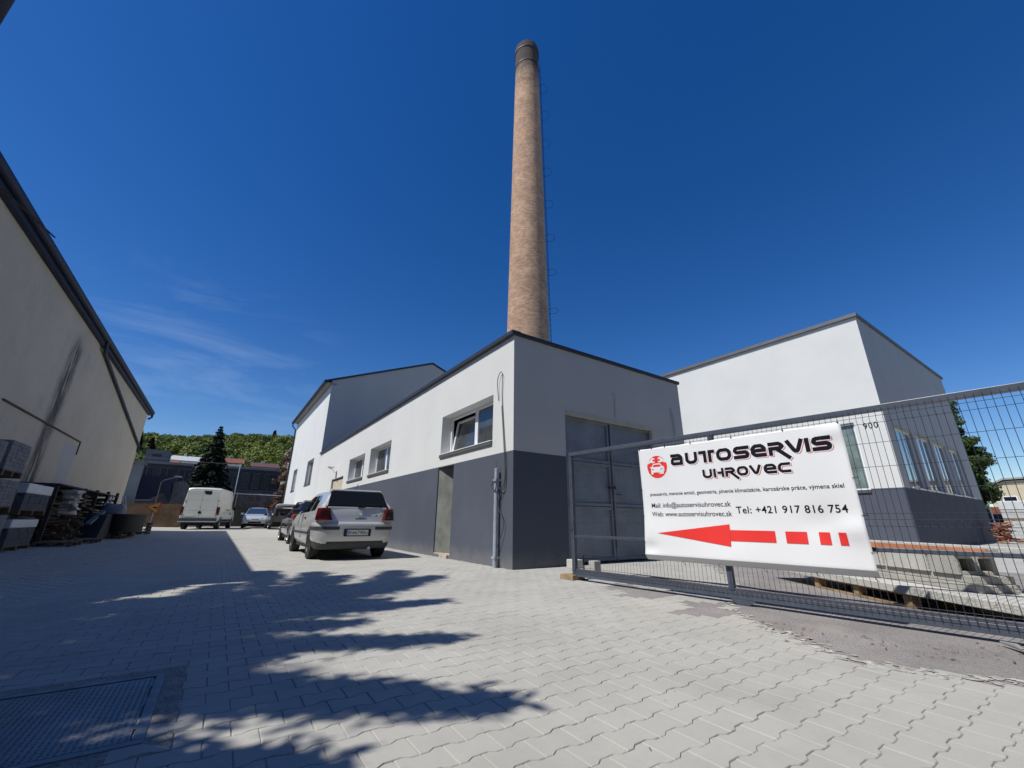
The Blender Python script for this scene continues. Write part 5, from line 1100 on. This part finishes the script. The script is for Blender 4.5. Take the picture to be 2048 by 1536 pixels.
# conifers: drooping whorls of needle sprays
NEED = leafmat('dark_needles', (.012, .020, .014), (.022, .034, .02), .05)
def conifer(name, base, H, Rr, label, group=None, dens=1.0, size=.09, seed=3, z0=.1, nd=NEED):
    g_ = np.random.default_rng(seed); r_ = empty(name, base, label, 'tree', group); off = r_.location; B = Vector(base)
    mb = MB(); mb.tube([B, B+Vector((0, 0, H*.5)), B+Vector((0, 0, H*.98))], [H*.018, H*.012, H*.002], 8); mb.build('trunk', BARK, r_, off, smooth=60)
    P_, N_ = [], []; z = z0*H
    while z < H*.985:
        fr = 1-z/H; L_ = Rr*(fr**.85)*(1.0); kk = int(6+5*fr)
        for i in range(kk):
            a = g_.uniform(0, 6.28); l = L_*g_.uniform(.7, 1.12); m_ = int((10+60*l)*dens); q = g_.uniform(0.05, 1, m_)
            x = q*l; dz = .12*l*np.sin(q*3)*1-.32*l*q**1.5 + (.25*l*q if fr < .3 else 0)
            w = (1-q*.7)*l*.16
            px = x*math.cos(a)+g_.normal(0, 1, m_)*w*math.sin(a)*-1; py = x*math.sin(a)+g_.normal(0, 1, m_)*w*math.cos(a)
            P_.append(np.stack([B.x+px, B.y+py, B.z+z+dz-abs(g_.normal(0, .06, m_))*l], 1)); N_.append(np.tile([math.cos(a)*.3, math.sin(a)*.3, 1.0], (m_, 1)))
        z += H*.028
    leaves('crown', np.concatenate(P_), np.concatenate(N_), size, nd, r_, off, asp=.38, seed=seed); return r_
conifer('spruce_tree', (-1.45, 52, .15), 9.95, 3.1, 'dark pointed spruce tree standing above the white van', dens=3.0, size=.15, seed=4, z0=.14)
# tree left of the camera, out of the picture, whose drooping boughs shade the near paving
def shade_tree():
    g_ = np.random.default_rng(21); B = Vector((-6.6, 5.2, 0)); r_ = empty('shade_tree', B, 'tall drooping conifer beside the yard left of the picture', 'tree'); off = r_.location
    mb = MB(); mb.tube([B, B+Vector((.1, 0, 6)), B+Vector((0, 0, 12.5))], [.26, .18, .03], 10)
    tips = [(1.38, 2.05, 5.6), (1.05, 2.45, 5.4), (.8, 1.2, 5.0), (1.72, 3.25, 6.6), (.95, 3.6, 6.2), (1.2, 4.2, 7.0), (2.30, 4.75, 7.8), (1.75, 5.15, 7.4), (1.1, 5.6, 6.8), (2.4, 6.0, 8.8), (3.55, 7.10, 10.0), (2.5, 6.8, 9.2), (1.9, 7.6, 9.0), (1.6, 8.3, 9.4), (2.9, 7.9, 10.6), (.6, 6.6, 7.4), (.3, 7.4, 7.8), (.5, 1.9, 4.6), (.9, 8.9, 9), (2.0, 6.5, 8.2), (.2, .7, 4.2)]
    P_, N_ = [], []
    def bough(A, T, w=.24, n=900, droop=.9):
        A, T = Vector(A), Vector(T); mb.tube([A, A.lerp(T, .5)+Vector((0, 0, .35)), T], [.05, .03, .008], 5)
        q = g_.beta(1.6, 1.0, n); c = np.array(A)[None]*(1-q)[:, None]+np.array(T)[None]*q[:, None]; c[:, 2] += .35*4*q*(1-q)*.25*4*.25
        ww = w*(1.15-.85*q)
        c[:, 0] += g_.normal(0, .10, n); c[:, 1] += g_.normal(0, 1, n)*ww*.9; c[:, 2] -= np.abs(g_.normal(0, 1, n))*ww*1.2
        P_.append(c); N_.append(np.tile([0, .2, 1.0], (n, 1)))
    m = 1.38
    for x, y_, z in tips:
        T = (x - z/m, y_ + .04*z/m, z); A = (B.x+.2, B.y+(T[1]-B.y)*.25, z+.8); bough(A, T, n=1500, w=.22)
    for i in range(50):      # denser inner boughs
        z = g_.uniform(3.6, 11.5); tx = g_.uniform(-1.6, .75); ty = g_.uniform(.4, 8.2)
        if i > 37: tx, ty = g_.uniform(-1.7, .1), g_.uniform(4.9, 8.2)
        if -1.05 < tx < -.65 and 4.1 < ty < 4.7: continue
        T = (tx - z/m, ty + .04*z/m, z); A = (T[0]-g_.uniform(1.2, 2.2), B.y+(T[1]-B.y)*.6, z+.7); bough(A, T, w=.28, n=1000)
    P_ = np.concatenate(P_); N_ = np.concatenate(N_)
    keep = (P_[:, 0] < -.56*P_[:, 1]-.15) | ((P_[:, 2]-.87) > 1.45*np.hypot(P_[:, 0], P_[:, 1]))
    keep &= P_[:, 1] > .1
    P_, N_ = P_[keep], N_[keep]
    leaves('crown', P_, N_, .075, NEED, r_, off, asp=.42, seed=9); mb.build('trunk', BARK, r_, off, smooth=60)
shade_tree()
conifer('sky_blocking_spruce', (-10.2, 1.2, 0), 16, 4.2, 'tall spruce added left of the picture beside the drooping conifer to cut sky light', dens=3.2, size=.16, seed=61, z0=.12)  # unseen spruces added to block sky light over the shaded paving
conifer('sky_blocking_spruce', (-9.5, -4.6, 0), 17, 4.6, 'tallest spruce added behind the viewer on the left to cut sky light', dens=3.2, size=.17, seed=62, z0=.12)
mb = MB(); mb.tube([(-3.31, 6.0, 0), (-3.30, 6.0, 4.2), (-3.295, 6.0, 6.9)], [.15, .14, .13], 14)
tag(mb.build('timber_pole', mat('dark_pole', (.05, .045, .04), .9, var=.3, vs=3), off=(-3.4, 6, 0), smooth=50), 'dark timber pole whose edge shows in the top left corner', 'pole')

# ------------------------------------------------------------ hill with forest
mb = MB(); xs = np.linspace(-220, 260, 40); yv = np.linspace(105, 420, 26)
def hz(x, y_): s = min(1, max(0, (y_-105)/120)); s = s*s*(3-2*s); return s*(28.6+2.2*math.sin(x*.03+1)+1.6*math.sin(x*.075)) + (y_-225)*.01*(y_ > 225)
mb.v = [(x, y_, hz(x, y_)-.1) for x in xs for y_ in yv]; n = len(yv)
for i in range(len(xs)-1):
    for j in range(n-1): mb.f.append((i*n+j, (i+1)*n+j, (i+1)*n+j+1, i*n+j+1)); mb.m.append(0)
tag(mb.build('hill', mat('hill_soil', (.05, .065, .025), .95, vs=.1), smooth=80), kind='structure')
g_ = np.random.default_rng(11); cs, rs = [], []
for i in range(1100):
    y_ = g_.uniform(112, 232); x = g_.uniform(-.19, .155)*y_ ; r = g_.uniform(1.6, 3.3)
    cs.append((x, y_, hz(x, y_)+r*.9)); rs.append((r, r, r*1.15))
pp, nn = clump_points(cs, rs, 62, g_, .7)
leaves('forest', pp, nn, .36, leafmat('spring_leaf', (.036, .078, .014), (.17, .20, .028), .2, .075), seed=12, asp=.8)
tag(bpy.data.objects['forest'], 'bright spring green wood covering the hill behind the houses', 'forest', kind='stuff')
for i, (x, y_, h, lb) in enumerate(((-24.5, 168, 12, 'dark conifer on the skyline just beside the left hall corner'), (-21.8, 172, 9, 'smaller dark conifer on the skyline right of the taller one'), (14.5, 215, 8, 'tiny dark conifer tip on the skyline above the right part of the wood'))):
    conifer('skyline_conifer', (x, y_, hz(x, y_)), h, 2.6, lb, 'conifers on the skyline', dens=.5, size=.5, seed=30+i)
# ------------------------------------------------------------ far buildings
DK = mat('dark_facade', (.038, .040, .048), .9, var=.15, vs=.5, bump=.3); DKW = mat('dark_window', (.012, .015, .022), .2, var=.3); DF = mat('faded_frame', (.075, .085, .10), .7)  # plain dark tone over the whole factory block
root = empty('old_factory', (-8.2, 60, 0), 'long dark disused factory with rows of windows behind the van', 'building'); off = root.location
mb = MB(); mb.box(-11, 5.9, 60, 70, 0, 6.55); mb.build('factory_block', DK, root, off)
mb = MB(); mb.box(-11.1, 6.0, 59.8, 70.2, 6.552, 6.8); mb.build('roof_edge', mat('pale_coping', (.16, .17, .18), .8), root, off)
mb = MB(); mb.box(-7.9, -5.9, 60.2, 63, 6.81, 8.1); mb.build('roof_hut', mat('hut_grey', (.13, .13, .135), .9), root, off)
mb = MB(); mb.box(-7.3, -6.5, 60.15, 60.198, 7.35, 7.6); mb.build('vent', DKW, root, off)
for k, x in enumerate((-7.9, -6.2, -4.6, -3.0, -1.4, .2, 1.5, 2.6, 3.7, 4.8)):
    mb = MB(); mb.box(x, x+1.15 if x < 0 else x+.85, 59.93, 59.98, 4.3, 6.2); w_ = mb.build('window', DF, root, off)
    mb = MB(); x1 = x+1.15 if x < 0 else x+.85
    for i in range(2): mb.box(x+.06+i*(x1-x)/2, x+(i+1)*(x1-x)/2-.03, 59.90, 59.925, 4.38, 6.1)
    mb.build('pane', DKW, w_, off)
mb = MB(); mb.box(-11, 6.0, 59.85, 59.92, 4.0, 4.12); mb.build('string_course', DF, root, off)
SW = 'low stone wall below the factory windows'
mb = MB(); mb.box(1.3, 5.9, 54.2, 55.6, 1.96, 3.6); tag(mb.build('rubble_wall', mat('rubble', (.13, .115, .12), .95, var=.5, vs=2.4, bump=1, bs=5), off=(3.5, 55.2, 2)), 'mottled rubble stone wall under the dark factory windows', 'wall')
mb = MB(); mb.box(1.0, 6.2, 54.6, 56.2, .1, 1.95); tag(mb.build('garage_row', mat('dark_brown_wall', (.05, .045, .045), .9, var=.3), off=(3.5, 54.6, 0)), 'dark garage row beneath the rubble wall', 'garage')
mb = MB()
for k in range(6): mb.box(4.0+k*.27, 4.0+k*.27+.26, 54.1, 54.16, .2, 2.55)
tag(mb.build('brown_door', mat('brown_planks', (.16, .075, .03), .8, var=.3), off=(5, 54.5, 0)), 'reddish brown plank door beside the white hall wall', 'door')
def house(x0, x1, y_, z0, ze, zt, wallm, roofm, label, chim=True, depth=8):
    r_ = empty('hillside_house', ((x0+x1)/2, y_, z0), label, 'house', 'houses below the wood'); o_ = r_.location
    mb = MB(); mb.box(x0, x1, y_, y_+depth, z0, ze); mb.face([(x0, y_, ze), (x0, y_+depth, ze), (x0, y_+depth/2, zt)]); mb.face([(x1, y_, ze), (x1, y_+depth, ze), (x1, y_+depth/2, zt)]); mb.build('wall', wallm, r_, o_)
    mb = MB(); mb.prism([(x0-.4, y_-.5, ze-.1), (x0-.4, y_+depth/2, zt+.05), (x0-.4, y_+depth+.5, ze-.1), (x0-.4, y_+depth+.5, ze+.1), (x0-.4, y_+depth/2, zt+.25), (x0-.4, y_-.5, ze+.1)], (x1-x0+.8, 0, 0)); rf = mb.build('roof', roofm, r_, o_)
    if chim:
        mb = MB(); mb.box(x0+(x1-x0)*.35, x0+(x1-x0)*.35+.4, y_+depth/2-.3, y_+depth/2+.3, zt, zt+.7); mb.build('chimney', wallm, rf, o_)
    mb = MB(); mb.box(x0+.8, x0+1.8, y_-.05, y_-.01, ze-1.6, ze-.4); mb.build('window', DKW, r_, o_)
WH = mat('house_white', (.55, .55, .52), .9); RT = mat('red_tile', (.17, .062, .038), .85, var=.2, vs=2, bump=.3)
house(-9.0, -5.2, 98, 6, 10.9, 12.05, WH, mat('white_roof', (.45, .46, .47), .5), 'house with bright white roof left of the spruce')
house(-9.3, -7.4, 88, 6, 9.2, 9.95, WH, RT, 'low red roof peeping just below the white roof', chim=False, depth=5)
house(-1.9, 2.0, 98, 6, 11.1, 12.3, WH, RT, 'house with orange red tiled roof right of the spruce')
house(3.9, 8.3, 98, 6, 10.7, 11.8, WH, mat('dark_red_tile', (.09, .04, .038), .85, var=.2, vs=2), 'house with dark red tiled roof above the factory')
# wall, awning, fence, lamp, frame
mb = MB(); mb.box(-9.5, -5.75, 44.4, 45.0, 0, 4.95); tag(mb.build('concrete_gable', mat('blue_grey_wall', (.17, .19, .21), .9, bump=.3, vs=.7), off=(-7.5, 44.4, 0)), 'grey blank wall showing just past the end of the left hall', 'wall')
mb = MB(); mb.box(-9.8, -5.6, 44.2, 45.2, 4.952, 5.25); tag(mb.build('rusty_tank', mat('rusty_tank', (.13, .12, .11), .8, var=.4, vs=2), off=(-7.5, 44.4, 4.95)), 'dull grey slab on top of the blank wall past the left hall', 'slab')
mb = MB(); mb.prism([(-6.6, 46, 4.25), (-3.9, 46, 4.25), (-3.7, 46, 2.2), (-4.2, 46, 2.9), (-5.0, 46, 2.3), (-6.6, 46, 2.25)], (0, 2.5, 0)); tag(mb.build('blue_awning', mat('navy_cloth', (.008, .012, .040), .7, var=.2, bump=.4, bs=4), off=(-5, 46, 2.2)), 'dark navy blue awning above the wooden fence', 'awning')
mb = MB(); mb.prism([(-3.7, 47, .2), (-2.5, 47, .2), (-2.5, 47, 3.4), (-3.0, 47, 4.0), (-3.7, 47, 3.8)], (0, 2, 0)); tag(mb.build('lean_to_shed', mat('shed_grey', (.10, .105, .115), .9, var=.3), off=(-3, 47, 0)), 'small grey lean-to shed between awning and van', 'shed')
FW = mat('fence_wood', (.16, .10, .055), .9, var=.35, vs=1.4, bump=.4)
root = empty('board_fence', (-5, 43.4, 0), 'tall brown board fence behind the road works sign', 'fence'); mb = MB()
for k in range(46): x = -8.6+k*.135; mb.box(x, x+.128, 43.4+.01*(k % 2), 43.43+.01*(k % 2), .12, 1.92+.02*math.sin(k*1.7))
mb.build('fence_boards', FW, root, root.location); mb = MB()
for z in (.5, 1.6): mb.box(-8.6, -2.4, 43.45, 43.5, z, z+.09)
mb.build('fence_rail', FW, root, root.location)
root = empty('board_fence', (1.8, 47.5, 0), 'dark board fence between the van and the silver estate', 'fence'); mb = MB()
for k in range(40): x = -.4+k*.135; mb.box(x, x+.128, 47.5, 47.53, .1, 1.95)
mb.build('fence_boards', mat('dark_fence', (.045, .042, .035), .9, var=.3), root, root.location); mb = MB(); mb.box(-.4, 5, 47.54, 47.6, 1.5, 1.6); mb.build('fence_rail', MATS['dark_fence'], root, root.location)
root = empty('street_lamp', (-4.7, 45.6, 0), 'grey street lamp with angled arm in front of the old factory', 'street lamp'); mb = MB()
mb.tube([(-4.45, 45.6, 0), (-4.45, 45.6, 3.7), (-4.3, 45.4, 3.85), (-3.5, 45.0, 4.15)], [.04, .035, .02, .018], 8); mb.build('lamp_post', mat('dull_post', (.09, .09, .095), .7), root, root.location, smooth=50)
mb = MB(); mb.box(-3.62, -3.1, 44.88, 45.1, 4.10, 4.22, T=None); mb.build('lamp_head', mat('lamp_head', (.16, .165, .17), .4), root, root.location, bevel=.04)
root = empty('pipe_frame', (.83, 45, 0), 'thin pale steel pole with crossbar between the van and the white hall', 'pole'); mb = MB()
mb.tube([(.83, 45, .1), (.82, 45, 5.55)], .035, 8); mb.build('post', STEELG, root, root.location); mb = MB(); mb.tube([(.2, 45, 3.0), (4.6, 45, 2.92)], .03, 8); mb.build('crossbar', STEELG, root, root.location)
mb = MB(); mb.tube([(-8, 45.1, 5.75)]+[(-8+8.8*i/10, 45.05, 5.75-.0-.12*math.sin(math.pi*i/10)-.02*i) for i in range(1, 11)], .02, 5); tag(mb.build('overhead_wire', CABLE, off=(.8, 45, 5.5)), 'overhead wire running left from the thin pale pole', 'wire')
# creeper on the end of a cream building
mb = MB(); mb.box(4.95, 7.5, 46.5, 52, 0, 7.6); mb.box(4.85, 7.6, 46.4, 52.1, 7.6, 7.75); tag(mb.build('cream_building', mat('cream_wall', (.45, .42, .33), .9, bump=.3), off=(5.2, 46.5, 0)), 'cream building edge just beyond the white hall downpipe', 'building')
g_ = np.random.default_rng(8); cs = [(4.75+g_.normal(0, .25)-.13*(7.2-z)*.25, g_.uniform(45.3, 46.7), z) for z in g_.uniform(.6, 7.2, 70)]; rs = [(g_.uniform(.25, .5),)*3 for _ in cs]
pp, nn = clump_points(cs, rs, 900, g_, .2)
tag(leaves('climbing_creeper', pp, nn, .07, leafmat('brown_creeper', (.10, .05, .03), (.16, .09, .06), .1), off=(4.8, 46, .6)), 'brown leafless creeper mass hanging beside the cream building', 'creeper')
# ------------------------------------------------------------ far right
CB = mat('warm_cream', (.52, .46, .33), .9, var=.06, bump=.2)
root = empty('cream_house', (62, 4, 0), 'cream gabled building beyond the broadleaf tree at the right edge', 'building'); off = root.location
mb = MB(); mb.prism([(62, -14, 0), (62, 7.6, 0), (62, 7.6, 4.4), (62, 6.5, 4.95), (62, -3.2, 5.2), (62, -14, 4.4)][:], (10, 0, 0)); mb.build('wall', CB, root, off)
mb = MB(); mb.prism([(61.7, 7.9, 4.38), (61.7, 6.5, 5.05), (61.7, -3.2, 5.3), (61.7, -14.3, 4.5), (61.7, -14.3, 4.7), (61.7, -3.2, 5.5), (61.7, 6.5, 5.2), (61.7, 7.9, 4.55)], (10.6, 0, 0)); mb.build('roof', mat('grey_sheet_roof', (.3, .3, .3), .6), root, off)
for y_ in (6.0, 1.5): mb = MB(); mb.box(61.94, 61.99, y_, y_+.95, 2.75, 3.55); w_ = mb.build('window', FRAMEW, root, off); mb = MB(); mb.box(61.92, 61.938, y_+.08, y_+.87, 2.83, 3.47); mb.build('pane', DKW, w_, off)
lg = mat('pale_blocks', (.46, .47, .47), .85, var=.2, vs=3, bump=.5)
for k in range(4):
    for j in range(2):
        r_ = empty('wrapped_pallet', (38.2, 3.95-1.25*k, .04+1.1*j), ['pale wrapped block pallet', 'wrapped pale block pallet'][j] + [' standing nearest the broadleaf tree', ' second from the broadleaf tree', ' third from the broadleaf tree', ' farthest right beyond the gate'][k] + [', lower tier', ', upper tier'][j], 'pallet', 'pale block pallets at the far right'); o_ = r_.location
        mb = MB(); zb0 = .04+1.1*j
        for q in range(5): mb.box(37.8, 38.9, 3.4-1.25*k+.01*(q % 2), 4.5-1.25*k, zb0+.14+q*.19, zb0+.14+q*.19+.182)
        mb.build('block_layers', lg, r_, o_); mb = MB(); mb.box(37.8, 38.9, 3.4-1.25*k, 4.5-1.25*k, zb0, zb0+.11); mb.build('pallet_base', WOOD, r_, o_)
        if (k+j) % 2: mb = MB(); mb.box(37.77, 38.93, 3.38-1.25*k, 4.52-1.25*k, zb0+.62, zb0+1.09); mb.build('plastic_wrap', WRAP, r_, o_, bevel=.02)
mb = MB(); 
for k in range(110):
    c = Vector((33.5+random.gauss(0, .2), 4.1+random.gauss(0, .15), random.uniform(.05, 1.0))); a = random.uniform(0, 6.28); d = Vector((math.cos(a), math.sin(a), random.uniform(-.3, .3)))*random.uniform(.08, .25); mb.tube([c-d, c+d], random.uniform(.015, .04), 5, mi=k % 2)
tag(mb.build('scrap_heap', [mat('rust', (.20, .06, .035), .85, var=.4, vs=6), mat('rust_light', (.34, .17, .11), .85)], off=(33.5, 4.1, 0)), 'rusty heap of scrap iron beyond the corner of the right building', 'scrap heap')
mb = MB(); mb.box(40.2, 41.4, 3.9, 6.1, .9, 1.55); mb.box(40.2, 41.4, 3.9, 6.1, .1, .88); tag(mb.build('blue_skip', mat('blue_grey_metal', (.04, .06, .09), .6, var=.2), off=(40.8, 5, .1), bevel=.02), 'dark blue metal skip under the broadleaf tree', 'skip')
mb = MB(); mb.box(44.5, 45.2, 4.9, 6.4, 1.6, 2.1); mb.box(44.6, 45.1, 5.0, 6.3, .1, 1.6); tag(mb.build('brick_stack', mat('red_brick_stack', (.22, .08, .05), .9, var=.3), off=(44.8, 5.6, .1)), 'stack of red bricks below the broadleaf tree', 'brick stack')
mb = MB(); mb.tube([(36.75, 4.75, 0), (36.75, 4.75, 2.2)], .03, 6); tag(mb.build('white_post', FRAMEW, off=(36.75, 4.75, 0)), 'thin white post at the far corner of the right building', 'post')

# ------------------------------------------------------------ trees added behind the viewer to block sky light (also seen in reflections)
g_ = np.random.default_rng(44); cs, rs = [], []
for i in range(120):
    z = g_.uniform(2.0, 10.5); rr_ = 3.1*math.sin(math.pi*min(1, (z-1)/10.5))**.6; a = g_.uniform(0, 6.28); q = rr_*math.sqrt(g_.uniform(.3, 1)); cs.append((math.cos(a)*q, math.sin(a)*q, z)); r = g_.uniform(.7, 1.2); rs.append((r, r, r*.7))
pp, nn = clump_points(cs, rs, 110, g_)
LB = 'leafy tree in the row added behind the viewer to cut sky light'
root = empty('sky_blocking_tree', (0, 0, 0), LB, 'tree', 'trees added behind the viewer to cut sky light')
leaves('crown', pp, nn, .24, MATS['maple_leaf'], root, (0, 0, 0))
mb = MB(); mb.tube([(0, 0, 0), (.1, 0, 4), (0, .1, 9)], [.25, .2, .05], 8); mb.build('trunk', BARK, root, (0, 0, 0), smooth=60)
for i, (x, y_, sc_) in enumerate([(-14, -11, 1.0), (-8.5, -12, 1.1), (-2.5, -10.5, .95), (3.5, -12, 1.1), (10, -11, 1.0), (16.5, -13, 1.15), (24, -13, 1.0), (33, -16, 1.1), (44, -15, 1.2), (56, -18, 1.2)]):
    o = root if i == 0 else copy_tree(root); o.location = (x, y_, 0); o.scale = (sc_, sc_, sc_); o.rotation_euler = (0, 0, i*1.3)
